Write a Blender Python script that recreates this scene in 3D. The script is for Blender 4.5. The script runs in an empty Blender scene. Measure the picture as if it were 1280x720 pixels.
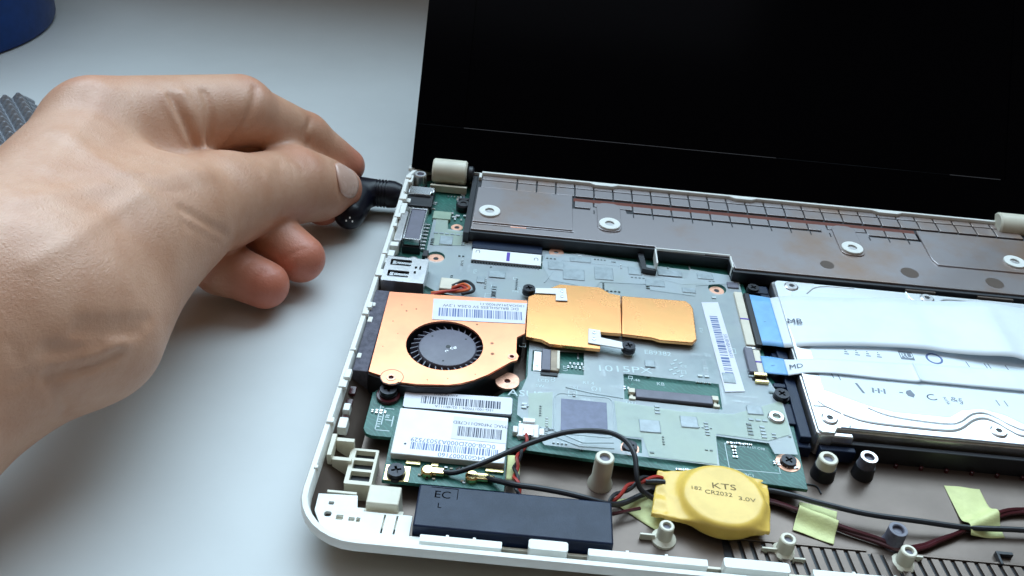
import bpy, bmesh, math, random
import numpy as np
from mathutils import Vector, Matrix, Euler
from mathutils.geometry import tessellate_polygon
random.seed(7); RNG = np.random.default_rng(11)
S = 0.001                                   # all lengths below are millimetres
SC = bpy.context.scene
C = SC.collection

# ------------------------------------------------------------------ camera, light, exposure
cam_d = bpy.data.cameras.new('camera'); cam = bpy.data.objects.new('camera', cam_d); C.objects.link(cam)
cam_d.sensor_width = 36; cam_d.lens = 36 * 1150 / 1280; cam_d.clip_start = 0.005; cam_d.clip_end = 50
RX = Vector((0.99542836, 0.05296264, 0.07948174)); RY = Vector((0.09545084, -0.58121306, -0.80813397)); RZ = Vector((0.00339491, 0.81202607, -0.58361129))
cam.matrix_world = Matrix(((RX.x, -RY.x, -RZ.x, 45.636*S), (RX.y, -RY.y, -RZ.y, -136.464*S), (RX.z, -RY.z, -RZ.z, 197.619*S), (0, 0, 0, 1)))
SC.camera = cam
w = bpy.data.worlds.new('World'); SC.world = w; w.use_nodes = True
bg = w.node_tree.nodes['Background']; bg.inputs[0].default_value = (1.0, 0.74, 0.42, 1); bg.inputs[1].default_value = 0.09
def area(name, loc, target, sx, sy, power, col, spread=180):
    d = bpy.data.lights.new(name, 'AREA'); d.shape = 'RECTANGLE'; d.size = sx; d.size_y = sy; d.energy = power; d.color = col; d.spread = math.radians(spread)
    o = bpy.data.objects.new(name, d); C.objects.link(o); o.location = loc
    o.rotation_euler = (Vector(target) - Vector(loc)).to_track_quat('-Z', 'Y').to_euler(); return o
area('window_light', (-0.02, 0.53, 0.965), (-0.0, 0.0, 0.85), 1.5, 1.32, 36.0, (0.62, 0.84, 1.0), 165)
area('ceiling_light', (-0.1, 0.0, 1.5), (-0.1, 0.0, 0), 1.2, 1.2, 2.6, (0.8, 0.86, 1.0), 150)
SC.view_settings.view_transform = 'Standard'; SC.view_settings.look = 'None'; SC.view_settings.exposure = 0.12; SC.view_settings.gamma = 1
SC.render.engine = 'CYCLES'
SC.cycles.max_bounces = 6; SC.cycles.transparent_max_bounces = 8; SC.cycles.caustics_reflective = False; SC.cycles.caustics_refractive = False

# ------------------------------------------------------------------ materials
def M(name, col, rough=.5, metal=0., spec=.5, var=.08, vs=150, bump=0., bs=900, sss=0., coat=0., col2=None, bands=None):
    m = bpy.data.materials.new(name); m.use_nodes = True; nt = m.node_tree; N = nt.nodes; L = nt.links
    b = N['Principled BSDF']; b.inputs['Roughness'].default_value = rough; b.inputs['Metallic'].default_value = metal
    b.inputs['Specular IOR Level'].default_value = spec; b.inputs['Coat Weight'].default_value = coat
    tc = N.new('ShaderNodeTexCoord')
    nz = N.new('ShaderNodeTexNoise'); nz.inputs['Scale'].default_value = vs; nz.inputs['Detail'].default_value = 6; nz.inputs['Roughness'].default_value = .62
    L.new(tc.outputs['Object'], nz.inputs['Vector'])
    mx = N.new('ShaderNodeMix'); mx.data_type = 'RGBA'
    c1 = tuple(min(1, c * (1 + var)) for c in col); c2 = tuple(c * (1 - var) for c in col) if col2 is None else col2
    if col2 is not None: c1 = col
    mx.inputs['A'].default_value = (*c1, 1); mx.inputs['B'].default_value = (*c2, 1)
    mr = N.new('ShaderNodeMapRange'); mr.inputs['From Min'].default_value = .38 if bands is None else bands[0]; mr.inputs['From Max'].default_value = .62 if bands is None else bands[1]
    L.new(nz.outputs['Fac'], mr.inputs['Value']); L.new(mr.outputs['Result'], mx.inputs['Factor']); L.new(mx.outputs['Result'], b.inputs['Base Color'])
    rr = N.new('ShaderNodeMapRange'); rr.inputs['To Min'].default_value = max(.02, rough * .82); rr.inputs['To Max'].default_value = min(1, rough * 1.2)
    L.new(nz.outputs['Fac'], rr.inputs['Value']); L.new(rr.outputs['Result'], b.inputs['Roughness'])
    if bump:
        n2 = N.new('ShaderNodeTexNoise'); n2.inputs['Scale'].default_value = bs; n2.inputs['Detail'].default_value = 3
        L.new(tc.outputs['Object'], n2.inputs['Vector'])
        bp = N.new('ShaderNodeBump'); bp.inputs['Strength'].default_value = bump; bp.inputs['Distance'].default_value = .0003
        L.new(n2.outputs['Fac'], bp.inputs['Height']); L.new(bp.outputs['Normal'], b.inputs['Normal'])
    if sss:
        b.inputs['Subsurface Weight'].default_value = sss; b.inputs['Subsurface Radius'].default_value = (1, .35, .18); b.inputs['Subsurface Scale'].default_value = .0035
    return m
mTable = M('white_table', (.62, .64, .64), .45, spec=.3, var=.02, vs=25, bump=.05, bs=500)
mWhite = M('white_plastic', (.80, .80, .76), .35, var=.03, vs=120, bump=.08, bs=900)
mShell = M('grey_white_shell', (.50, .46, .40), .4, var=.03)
mBeige = M('beige_plastic', (.70, .66, .54), .42, var=.05, vs=150)
mFloor = M('shield_paint', (.125, .092, .075), .33, metal=.55, var=.22, vs=35, bump=.25, bs=70, bands=(.25, .75))
mPlate = M('bay_paint_warm_glints', (.48, .335, .26), .20, metal=.6, vs=15, bump=.05, bs=400, col2=(.48, .44, .45), bands=(.33, .48))  # brown-orange noise patches paint warm reflections into the plate colour
mBlack = M('black_plastic', (.012, .013, .018), .42, var=.2)
mBlackG = M('screen_black', (.0010, .0010, .0016), .14, spec=.04, var=.0)
mSpeaker = M('navy_black_plastic', (.006, .014, .04), .42, spec=.35, var=.12, bump=.25, bs=2500)
mDark = M('dark_grey_foam', (.10, .095, .125), .8, var=.2, vs=600, bump=.4, bs=3000)
mGrey = M('grey_plastic', (.15, .145, .185), .42, var=.1)
mCopper = M('copper', (.94, .38, .20), .32, metal=.75, vs=60, bump=.14, bs=80, col2=(.88, .31, .17), bands=(.35, .65))
mCopperY = M('copper_plate', (.97, .51, .20), .27, metal=.85, vs=50, bump=.14, bs=60, col2=(.95, .42, .17), bands=(.35, .65))
mCopperE = M('copper_ring', (.80, .43, .30), .4, metal=.5, var=.12, vs=900)
mSilver = M('silver_metal', (.78, .78, .80), .25, metal=1, var=.06, vs=200)
mTin = M('tin_plate', (.66, .64, .64), .30, metal=.9, var=.14, vs=160)
mHdd = M('drive_cover', (.82, .84, .86), .30, metal=.75, var=.03, vs=60)
mHddL = M('drive_label', (.76, .84, .90), .35, var=.02, vs=60)
mGold = M('gold_contact', (.95, .72, .35), .22, metal=1, var=.1, vs=800)
mCream = M('cream_connector', (.72, .66, .54), .45, var=.06)
mPaper = M('label_paper', (.74, .74, .80), .55, var=.025, vs=300)
mCan = M('white_shield', (.86, .86, .86), .4, var=.02, vs=200)
mInk = M('ink', (.05, .06, .10), .6, var=.1)
mInkBlue = M('ink_blue', (.12, .17, .36), .6, var=.1)
mInkGrey = M('ink_grey', (.20, .23, .28), .6, var=.1)
mInkBrown = M('ink_brown', (.16, .10, .02), .6, var=.1)
mSilk = M('silkscreen', (.55, .66, .68), .6, var=.08)
mPurple = M('purple_pen', (.10, .05, .38), .6)
mYellow = M('yellow_wrap', (.84, .56, .12), .30, var=.05, vs=160, bump=.1, bs=600)
mTape = M('masking_tape', (.66, .68, .32), .6, var=.06, vs=250, bump=.3, bs=1500)
mFfc = M('ribbon_white', (.78, .83, .88), .38, var=.03, vs=70)
mFfcB = M('ribbon_blue', (.20, .45, .78), .4, var=.08, vs=200)
mRed = M('red_wire', (.42, .03, .02), .4)
mOrange = M('orange_wire', (.65, .12, .03), .4)
mMaroon = M('maroon_wire', (.06, .012, .016), .22, var=.2)
mBlueCup = M('blue_cup', (.002, .04, .20), .4, spec=.25, var=.1)
mStud = M('grey_rubber', (.30, .31, .34), .3, metal=.4, var=.3, vs=500, bump=.4, bs=2500)
mScrew = M('black_screw', (.03, .03, .036), .35, metal=.6, var=.2, vs=900)
mPlug = M('plug_rubber', (.004, .004, .010), .34, spec=.3, var=.2)
mChip = M('chip_epoxy', (.12, .13, .22), .32, var=.1, vs=400)
mCap = M('capacitor_tan', (.35, .27, .19), .4, var=.2)

def pcb_material():
    m = M('circuit_green', (.016, .105, .082), .36, vs=70, var=.25); nt = m.node_tree; N = nt.nodes; L = nt.links; b = N['Principled BSDF']
    tc = next(n for n in N if n.type == 'TEX_COORD'); base = next(n for n in N if n.type == 'MIX')
    vo = N.new('ShaderNodeTexVoronoi'); vo.distance = 'CHEBYCHEV'; vo.feature = 'F1'; vo.inputs['Scale'].default_value = 420
    wv = N.new('ShaderNodeTexWave'); wv.bands_direction = 'DIAGONAL'; wv.inputs['Scale'].default_value = 330; wv.inputs['Distortion'].default_value = 6; wv.inputs['Detail'].default_value = 1
    L.new(tc.outputs['Object'], vo.inputs['Vector']); L.new(tc.outputs['Object'], wv.inputs['Vector'])
    r1 = N.new('ShaderNodeMapRange'); r1.inputs['From Min'].default_value = .18; r1.inputs['From Max'].default_value = .10; L.new(vo.outputs['Distance'], r1.inputs['Value'])
    r2 = N.new('ShaderNodeMapRange'); r2.inputs['From Min'].default_value = .80; r2.inputs['From Max'].default_value = .92; r2.inputs['To Max'].default_value = .5; L.new(wv.outputs['Fac'], r2.inputs['Value'])
    ad = N.new('ShaderNodeMath'); ad.operation = 'MAXIMUM'; L.new(r1.outputs['Result'], ad.inputs[0]); L.new(r2.outputs['Result'], ad.inputs[1])
    mx = N.new('ShaderNodeMix'); mx.data_type = 'RGBA'; mx.inputs['B'].default_value = (.05, .20, .165, 1)
    L.new(ad.outputs['Value'], mx.inputs['Factor']); L.new(base.outputs['Result'], mx.inputs['A']); L.new(mx.outputs['Result'], b.inputs['Base Color'])
    return m
mPcb = pcb_material()
def film_material():
    m = M('insulating_film', (.72, .78, .84), .2, vs=60, col2=(.50, .56, .56), bump=.5, bs=90, bands=(.36, .66)); nt = m.node_tree; N = nt.nodes; L = nt.links
    b = N['Principled BSDF']; out = N['Material Output']; tr = N.new('ShaderNodeBsdfTransparent'); tr.inputs[0].default_value = (.85, .93, .92, 1)
    mx = N.new('ShaderNodeMixShader'); nz = next(n for n in N if n.type == 'TEX_NOISE')
    r = N.new('ShaderNodeMapRange'); r.inputs['From Min'].default_value = .3; r.inputs['From Max'].default_value = .7; r.inputs['To Min'].default_value = .42; r.inputs['To Max'].default_value = .80
    L.new(nz.outputs['Fac'], r.inputs['Value']); L.new(r.outputs['Result'], mx.inputs[0]); L.new(tr.outputs[0], mx.inputs[1]); L.new(b.outputs[0], mx.inputs[2]); L.new(mx.outputs[0], out.inputs[0])
    return m
mFilm = film_material()

# ------------------------------------------------------------------ mesh helpers
class B:
    """collects shapes (mm) and links them as one mesh object"""
    def __init__(s): s.v = []; s.f = []; s.m = []
    def add(s, vs, fs, mi=0):
        o = len(s.v); s.v += [tuple(map(float, p)) for p in vs]; s.f += [tuple(i + o for i in f) for f in fs]; s.m += [mi] * len(fs); return s
    def box(s, x0, y0, z0, x1, y1, z1, mi=0, rot=0, tap=0):
        cx, cy = (x0 + x1) / 2, (y0 + y1) / 2; ca, sa = math.cos(rot), math.sin(rot); vs = []
        for z, t in ((z0, 0), (z1, tap)):
            for x, y in ((x0 + t, y0 + t), (x1 - t, y0 + t), (x1 - t, y1 - t), (x0 + t, y1 - t)):
                dx, dy = x - cx, y - cy; vs.append((cx + dx * ca - dy * sa, cy + dx * sa + dy * ca, z))
        return s.add(vs, [(3, 2, 1, 0), (4, 5, 6, 7), (0, 1, 5, 4), (1, 2, 6, 5), (2, 3, 7, 6), (3, 0, 4, 7)], mi)
    def prism(s, poly, z0, z1, holes=(), mi=0, sheet=False):
        loops = [list(poly)] + [list(h) for h in holes]
        def ar(l): return sum(l[i][0] * l[(i + 1) % len(l)][1] - l[(i + 1) % len(l)][0] * l[i][1] for i in range(len(l)))
        loops = [l if (ar(l) > 0) == (k == 0) else l[::-1] for k, l in enumerate(loops)]
        flat = [p for l in loops for p in l]; n = len(flat)
        tri = tessellate_polygon([[Vector((p[0], p[1], 0)) for p in l] for l in loops])
        up = []
        for a, b_, c in tri:
            A_, B_, C_ = flat[a], flat[b_], flat[c]
            cr = (B_[0] - A_[0]) * (C_[1] - A_[1]) - (B_[1] - A_[1]) * (C_[0] - A_[0])
            up.append((a, b_, c) if cr > 0 else (a, c, b_))
        if sheet: return s.add([(p[0], p[1], z1) for p in flat], up, mi)
        vs = [(p[0], p[1], z0) for p in flat] + [(p[0], p[1], z1) for p in flat]
        fs = [tuple(i + n for i in f) for f in up] + [f[::-1] for f in up]; k = 0
        for l in loops:
            for i in range(len(l)):
                j = (i + 1) % len(l); fs.append((k + i, k + j, n + k + j, n + k + i))
            k += len(l)
        return s.add(vs, fs, mi)
    def lathe(s, cx, cy, prof, n=24, mi=0, closed=False):
        vs = []; fs = []; k = len(prof)
        for i in range(n):
            a = 2 * math.pi * i / n
            vs += [(cx + r * math.cos(a), cy + r * math.sin(a), z) for r, z in prof]
        for i in range(n):
            j = (i + 1) % n
            for t in range(k if closed else k - 1):
                u = (t + 1) % k; fs.append((i * k + t, j * k + t, j * k + u, i * k + u))
        if not closed:
            if prof[0][0] > 1e-6: fs.append(tuple(i * k for i in range(n))[::-1])
            if prof[-1][0] > 1e-6: fs.append(tuple(i * k + k - 1 for i in range(n)))
        return s.add(vs, fs, mi)
    def cyl(s, cx, cy, r, z0, z1, n=24, mi=0, r1=None):
        return s.lathe(cx, cy, [(r, z0), (r if r1 is None else r1, z1)], n, mi)
    def ring(s, cx, cy, ri, ro, z0, z1, n=28, mi=0):
        e = min(.15, (ro - ri) / 4, (z1 - z0) / 3)
        return s.lathe(cx, cy, [(ri, z0), (ro, z0), (ro, z1 - e), (ro - e, z1), (ri + e, z1), (ri, z1 - e)], n, mi, True)
    def tube(s, path, r, n=10, mi=0, smooth=6, rs=None):
        P_ = spline(path, smooth) if smooth else [Vector(p) for p in path]; vs = []; fs = []; up = Vector((0, 0, 1)); m = len(P_)
        for i, p in enumerate(P_):
            t = (P_[min(i + 1, m - 1)] - P_[max(i - 1, 0)]).normalized(); a = t.cross(up)
            a = a.normalized() if a.length > 1e-4 else Vector((1, 0, 0)); b_ = a.cross(t); q = r if rs is None else rs[0] + (rs[1] - rs[0]) * i / (m - 1)
            for j in range(n):
                an = 2 * math.pi * j / n; vs.append(p + a * q * math.cos(an) + b_ * q * math.sin(an))
        for i in range(m - 1):
            for j in range(n): k = (j + 1) % n; fs.append((i * n + j, i * n + k, (i + 1) * n + k, (i + 1) * n + j))
        fs.append(tuple(range(n))[::-1]); fs.append(tuple((m - 1) * n + j for j in range(n)))
        return s.add(vs, fs, mi)
    def mesh(s, name, mats, smooth=True):
        me = bpy.data.meshes.new(name); me.from_pydata([(x * S, y * S, z * S) for x, y, z in s.v], [], s.f)
        for m in (mats if isinstance(mats, (list, tuple)) else [mats]): me.materials.append(m)
        me.polygons.foreach_set('material_index', s.m)
        bm = bmesh.new(); bm.from_mesh(me); bmesh.ops.recalc_face_normals(bm, faces=bm.faces) if not getattr(s, 'keep', False) else None; bm.to_mesh(me); bm.free()
        if smooth: me.polygons.foreach_set('use_smooth', [True] * len(me.polygons)); me.set_sharp_from_angle(angle=math.radians(35))
        return me
    def build(s, name, mats, parent=None, bevel=0, label=None, smooth=True):
        o = bpy.data.objects.new(name, s.mesh(name, mats, smooth)); link(o, parent, label)
        if bevel:
            md = o.modifiers.new('edge', 'BEVEL'); md.width = bevel * S; md.segments = 2; md.limit_method = 'ANGLE'; md.angle_limit = math.radians(40); md.harden_normals = False
        return o
def spline(pts, k):
    p = [Vector(q) for q in pts]; p = [2 * p[0] - p[1]] + p + [2 * p[-1] - p[-2]]; out = []
    for i in range(1, len(p) - 2):
        for j in range(k):
            t = j / k; out.append(.5 * ((2 * p[i]) + (p[i + 1] - p[i - 1]) * t + (2 * p[i - 1] - 5 * p[i] + 4 * p[i + 1] - p[i + 2]) * t * t + (3 * p[i] - p[i - 1] - 3 * p[i + 1] + p[i + 2]) * t ** 3))
    return out + [p[-2]]
BASE = {}
def link(o, parent=None, label=None):
    C.objects.link(o)
    if parent is not None:
        o.parent = parent
        if parent.name in BASE: o.matrix_parent_inverse = Matrix.Translation(-Vector(BASE[parent.name]))
    if label: o['label'] = label
    return o
def thing(name, label, cat, loc, group=None):
    o = bpy.data.objects.new(name, None); C.objects.link(o); o.empty_display_size = .005
    L_ = Vector(loc) * S; o.location = L_; BASE[o.name] = L_
    o['label'] = label; o['category'] = cat
    if group: o['group'] = group
    return o
def shared(me, name, parent, loc=(0, 0, 0), rz=0, label=None):
    o = bpy.data.objects.new(name, me); link(o, parent, label); o.location = Vector(loc) * S; o.rotation_euler = (0, 0, rz); return o
def text(s, x, y, z, size, mat, parent, rz=0, name='printed_text', align='CENTER', sx=1., sh=0.):
    cu = bpy.data.curves.new(name, 'FONT'); cu.body = s; cu.size = size * S; cu.align_x = align; cu.align_y = 'CENTER'; cu.resolution_u = 3; cu.shear = sh
    cu.materials.append(mat); tmp = bpy.data.objects.new(name, cu); me = bpy.data.meshes.new_from_object(tmp); bpy.data.objects.remove(tmp); bpy.data.curves.remove(cu)
    o = bpy.data.objects.new(name, me); link(o, parent); o.location = (x * S, y * S, z * S); o.rotation_euler = (0, 0, math.radians(rz)); o.scale = (sx, 1, 1); return o
def barcode(x0, y0, x1, y1, z, mat, parent, n=40, along='x', seed=1):
    r = random.Random(seed); b = B(); b.keep = True; Ln = (x1 - x0) if along == 'x' else (y1 - y0); t = 0
    unit = Ln / (n * 3.1)
    while t < Ln - unit * 3:
        wd = unit * r.choice((1, 1, 2, 2.6)); g = unit * r.choice((1, 1.2, 2))
        q = ((x0 + t, y0), (x0 + t + wd, y0), (x0 + t + wd, y1), (x0 + t, y1)) if along == 'x' else ((x0, y0 + t), (x1, y0 + t), (x1, y0 + t + wd), (x0, y0 + t + wd))
        b.add([(*p, z) for p in q], [(0, 1, 2, 3)]); t += wd + g
    return b.build('barcode', mat, parent, smooth=False)
def circ(cx, cy, r, n=32, ry=None): return [(cx + r * math.cos(2 * math.pi * i / n), cy + (ry or r) * math.sin(2 * math.pi * i / n)) for i in range(n)]
def rrect(x0, y0, x1, y1, r, n=5):
    o = []
    for cx, cy, a in ((x1 - r, y1 - r, 0), (x0 + r, y1 - r, 90), (x0 + r, y0 + r, 180), (x1 - r, y0 + r, 270)):
        o += [(cx + r * math.cos(math.radians(a + 90 * i / n)), cy + r * math.sin(math.radians(a + 90 * i / n))) for i in range(n + 1)]
    return o
def cross(r, t): return [(t, t), (r, t), (r, -t), (t, -t), (t, -r), (-t, -r), (-t, -t), (-r, -t), (-r, t), (-t, t), (-t, r), (t, r)]
# screw head with a cross-shaped recess
_b = B(); _b.prism(circ(0, 0, 2.1, 24), -.6, 0.55, [cross(1.2, .3)]); _b.lathe(0, 0, [(2.3, -1.6), (2.3, -.6)], 24); _b.cyl(0, 0, 1.3, -.8, -.2, 16)
ME_SCREW = _b.mesh('screw', mScrew)
def screw(parent, x, y, z, s=1., rz=.4, label=None):
    o = shared(ME_SCREW, 'screw', parent, (x, y, z), rz, label); o.scale = (s, s, s); return o

# ------------------------------------------------------------------ isosurface of a distance field (surface nets)
def surface_nets(f, lo, hi, h, band):
    lo = np.array(lo, np.float32); hi = np.array(hi, np.float32); K = 5
    n = (np.ceil((hi - lo) / (h * K)).astype(int)) * K + 1
    ax = [lo[i] + h * np.arange(n[i], dtype=np.float32) for i in range(3)]
    cx = [a[::K] for a in ax]; G = np.stack(np.meshgrid(*cx, indexing='ij'), -1).reshape(-1, 3)
    dc = f(G).reshape([len(a) for a in cx])
    D = np.repeat(np.repeat(np.repeat(dc, K, 0), K, 1), K, 2)[:n[0], :n[1], :n[2]].copy()
    off = K // 2
    D = np.roll(D, (off, off, off), (0, 1, 2)) if False else D
    near = np.abs(D) < band; idx = np.argwhere(near)
    pts = np.stack([ax[i][idx[:, i]] for i in range(3)], -1); vals = np.empty(len(pts), np.float32)
    for i in range(0, len(pts), 200000): vals[i:i + 200000] = f(pts[i:i + 200000])
    D[near] = vals; s = D < 0
    c = [s[i:n[0] - 1 + i, j:n[1] - 1 + j, k:n[2] - 1 + k] for i in (0, 1) for j in (0, 1) for k in (0, 1)]
    cnt = sum(x.astype(np.int8) for x in c); act = (cnt > 0) & (cnt < 8); ai = np.argwhere(act)
    vid = -np.ones(act.shape, np.int64); vid[act] = np.arange(len(ai))
    acc = np.zeros((len(ai), 3)); num = np.zeros(len(ai)); corner = [(i, j, k) for i in (0, 1) for j in (0, 1) for k in (0, 1)]
    cv = [D[ai[:, 0] + a, ai[:, 1] + b, ai[:, 2] + d] for a, b, d in corner]
    for p in range(8):
        for q in range(p + 1, 8):
            if sum(abs(corner[p][t] - corner[q][t]) for t in range(3)) != 1: continue
            m = (cv[p] < 0) != (cv[q] < 0); t = np.where(m, cv[p] / np.where(m, cv[p] - cv[q], 1), 0)
            pp = np.array(corner[p])[None] + t[:, None] * (np.array(corner[q]) - np.array(corner[p]))[None]
            acc += np.where(m[:, None], pp, 0); num += m
    V = lo + h * (ai + acc / np.maximum(num, 1)[:, None]); F = []
    for d in range(3):
        e1, e2 = [(1, 2), (2, 0), (0, 1)][d]
        a0 = s[:-1 if d == 0 else None, :-1 if d == 1 else None, :-1 if d == 2 else None]
        a1 = s[1 if d == 0 else 0:, 1 if d == 1 else 0:, 1 if d == 2 else 0:]
        ii = np.argwhere(a0 != a1); ii = ii[(ii[:, e1] > 0) & (ii[:, e2] > 0) & (ii[:, e1] < n[e1] - 1) & (ii[:, e2] < n[e2] - 1)]
        fl = a0[tuple(ii.T)]
        def at(o1, o2):
            q = ii.copy(); q[:, e1] -= o1; q[:, e2] -= o2; return vid[tuple(q.T)]
        qd = np.stack([at(1, 1), at(0, 1), at(0, 0), at(1, 0)], -1); qd[~fl] = qd[~fl][:, ::-1]; F.append(qd)
    F = np.concatenate(F); F = F[(F >= 0).all(1)]
    return V, F
def nets_mesh(name, V, F, mat):
    me = bpy.data.meshes.new(name); me.from_pydata((V * S).tolist(), [], F.tolist()); me.materials.append(mat)
    me.polygons.foreach_set('use_smooth', [True] * len(me.polygons)); return me
def smin(a, b, k):
    h = np.clip(.5 + .5 * (b - a) / k, 0, 1); return b + (a - b) * h - k * h * (1 - h)
def cone(p, a, b, ra, rb):
    a = np.array(a, np.float32); b = np.array(b, np.float32); ba = b - a; h = np.clip(((p - a) @ ba) / (ba @ ba), 0, 1)
    return np.linalg.norm(p - a - h[:, None] * ba, axis=1) - (ra + h * (rb - ra))
def seg_dist(p, a, b):
    return cone(p, a, b, 0, 0)

# ================================================================== setting
o = B().box(-900, -420, -30, 900, 478, 0).build('tabletop', mTable, bevel=2); o['kind'] = 'structure'; o['label'] = 'white satin tabletop under the open laptop'

o = B().box(-900, 480, -30, 900, 515, 285).build('added_wall', M('added_wall_olive', (.22, .18, .09), .8, var=.08, vs=20)); o['kind'] = 'structure'; o['label'] = 'olive backing added out of view to darken the far table'  # added out of view to block light and bounce olive onto the table
o = B().box(-900, 428, 285, 900, 520, 300).build('added_sill', M('added_sill_brown', (.24, .19, .10), .5, var=.1, vs=20), bevel=3); o['kind'] = 'structure'; o['label'] = 'brown ledge added out of view to shade the far table edge'  # unseen ledge, added to cast shade on the far edge of the tabletop
# ================================================================== laptop: case, battery bay, lid
lap = thing('laptop', 'open white laptop with bare insides and a black screen tilted back', 'laptop', (130, 100, 0))
X1, Y0, Y1, RC = 259, 7.2, 204, 16
def outline(ins):
    o = rrect(-.5 + ins, Y0 + ins, X1 - ins, Y1 - ins, max(RC - ins, 2), 8)
    i = 17; o = o[:i + 1] + [(o[i][0], y) for y in (160, 120, 80, 50)] + o[i + 1:]
    return [(x - 2.0 * max(0, min(1, (150 - y) / 130)) * max(0, min(1, (60 - x) / 60)), y) for x, y in o]
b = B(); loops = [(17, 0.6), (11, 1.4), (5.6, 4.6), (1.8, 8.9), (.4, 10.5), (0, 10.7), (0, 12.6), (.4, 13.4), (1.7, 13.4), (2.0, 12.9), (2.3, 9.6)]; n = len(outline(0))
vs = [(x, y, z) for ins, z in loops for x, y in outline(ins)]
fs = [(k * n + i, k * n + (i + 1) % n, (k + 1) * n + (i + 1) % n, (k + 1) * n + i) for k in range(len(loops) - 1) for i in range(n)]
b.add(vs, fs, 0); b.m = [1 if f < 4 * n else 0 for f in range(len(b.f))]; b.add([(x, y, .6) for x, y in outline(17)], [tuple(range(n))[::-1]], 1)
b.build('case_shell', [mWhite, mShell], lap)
b = B(); vs = [(x, y, z) for ins, z in ((2.25, 9.7), (9.8, 3.1)) for x, y in outline(ins)]
b.add(vs, [(i, (i + 1) % n, n + (i + 1) % n, n + i) for i in range(n)] + [tuple(range(n, 2 * n))]); b.build('case_floor', mFloor, lap)
for fx, fy in ((25, 30), (235, 30), (25, 185), (235, 185)): B().cyl(fx, fy, 6, 0.01, 1.6).build('rubber_foot', mBlack, lap)
# seam line under the rim
b = B()
# corner ledge with recessed squares and slits
led = B().prism([(1.4, 24.5), (11.5, 25), (12.2, 21), (14, 21), (14, 20), (26.6, 20), (26.6, 13.6), (30, 13.6), (30, 10.8), (14, 10.8), (8, 11.8), (4, 14.5), (1.6, 19)], 9.3, 10.4,
    holes=[rrect(4.2, 17.3, 6.1, 19.0, .7), rrect(7.4, 16.6, 9.2, 18.2, .2), rrect(10.6, 16.6, 12.2, 17.8, .2), rrect(12.6, 16.4, 13.6, 17.9, .2), [(19.2, 13.6), (19.7, 13.6), (19.9, 19.6), (19.4, 19.6)], [(22.4, 13.6), (22.9, 13.6), (23.1, 19.6), (22.6, 19.6)], rrect(4.6, 21.2, 6, 22.3, .3)]).build('corner_ledge', mWhite, lap, .15)
B().box(6, 16, 8.4, 24, 22, 9.3).build('ledge_backing', mBeige, lap)
# beige boxes and ribs in the corner
B().box(14, 21.2, 3, 23, 28, 12.2, tap=.3).build('corner_block', mBeige, lap, .3)
b = B(); b.box(.9, 36.4, 8.6, 2.2, 44.5, 12.4); b.box(2.2, 42.6, 3, 7.2, 44, 11.6); b.box(2.2, 36.6, 3, 7.6, 37.9, 10.5); b.box(6.3, 37.9, 3, 7.4, 42.6, 9); b.build('rib_bracket', mBeige, lap, .15)
b = B(); b.prism(rrect(6.8, 29.6, 14.2, 42.6, .4), 3, 9.4, holes=[rrect(8, 30.9, 13.4, 34.2, .2), rrect(8, 35.1, 13.4, 38.2, .2), rrect(8, 39.1, 13.4, 41.8, .2)]); b.build('rib_box', mBeige, lap, .12)
B().box(7.4, 30.2, 3.1, 13.9, 42.2, 7.6).build('rib_box_shade', mBlack, lap)  # black fill stands in for the shade down inside the cells
B().box(3.2, 26, 7, 11, 26.8, 9.6).build('cross_rib', mBeige, lap, .1)
# clips and tabs along the left wall
for y, l, d, z in ((50, 4.5, 2.6, 11.5), (57, 3.2, 2.0, 11), (77.8, 2.6, 1.4, 13), (95.9, 3.0, 1.6, 13), (104, 2.2, 1.2, 13), (130, 3, 1.5, 13), (136, 4, 2.4, 12.2), (141.5, 3, 3.0, 12.6), (166, 8, 2.2, 13), (174, 3, 2.8, 12), (189, 6, 1.6, 13.2), (197, 3, 2, 13)):
    B().box(1.2, y - l / 2, 8.6, 1.4 + d, y + l / 2, z, tap=.15).build('wall_clip', mWhite, lap, .2)
for i_, yy in enumerate((30, 47, 62, 66, 79, 97, 101, 119, 133, 151, 158, 171, 177, 188, 196, 200)):
    xx = outline(0)[0][0] * 0 - .3 - 1.9 * max(0, min(1, (150 - yy) / 130)); B().box(xx + (.2 if i_ % 3 else .9), yy, 12.6, xx + 2.2 + (i_ % 4) * .3, yy + 1.4 + (i_ * 13 % 4) * .9, 13.8 + .25 * (i_ % 2), tap=.15).build('wall_clip', mWhite, lap, .15)
for y in (53.5, 60.5, 66): B().box(1.3, y - 1.8, 8.4, 3.2, y + 1.4, 9.5).build('wall_rib', mMaroon, lap, .1)
b = B(); b.box(1.9, 146, 7, 4.6, 164.5, 12.2); b.build('port_frame', mBeige, lap, .2)
# front rim tabs
for x0, x1_, y, r in ((29.5, 50, 11.4, 0), (56.6, 66.5, 11.8, 1), (71.6, 101.5, 11.9, 0), (105.5, 122, 11.8, 1), (128, 160, 12, 0), (166, 178, 12, 1)):
    b = B(); b.prism(rrect(x0, y - .6, x1_, y + (2.4 if r else 1.5), .7 if r else .3), 9.4, 13.0 if r else 12.4); b.build('front_tab', mWhite, lap, .25)
    if not r:
        for t in (.33, .66): B().box(x0 + (x1_ - x0) * t - .4, y + 1.5, 9.4, x0 + (x1_ - x0) * t + .4, y + 2.2, 12.2).build('tab_rib', mWhite, lap, .1)
B().box(28, 13.4, 6.4, 240, 14.2, 9).build('front_inner_wall', mBeige, lap, .15)
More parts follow.
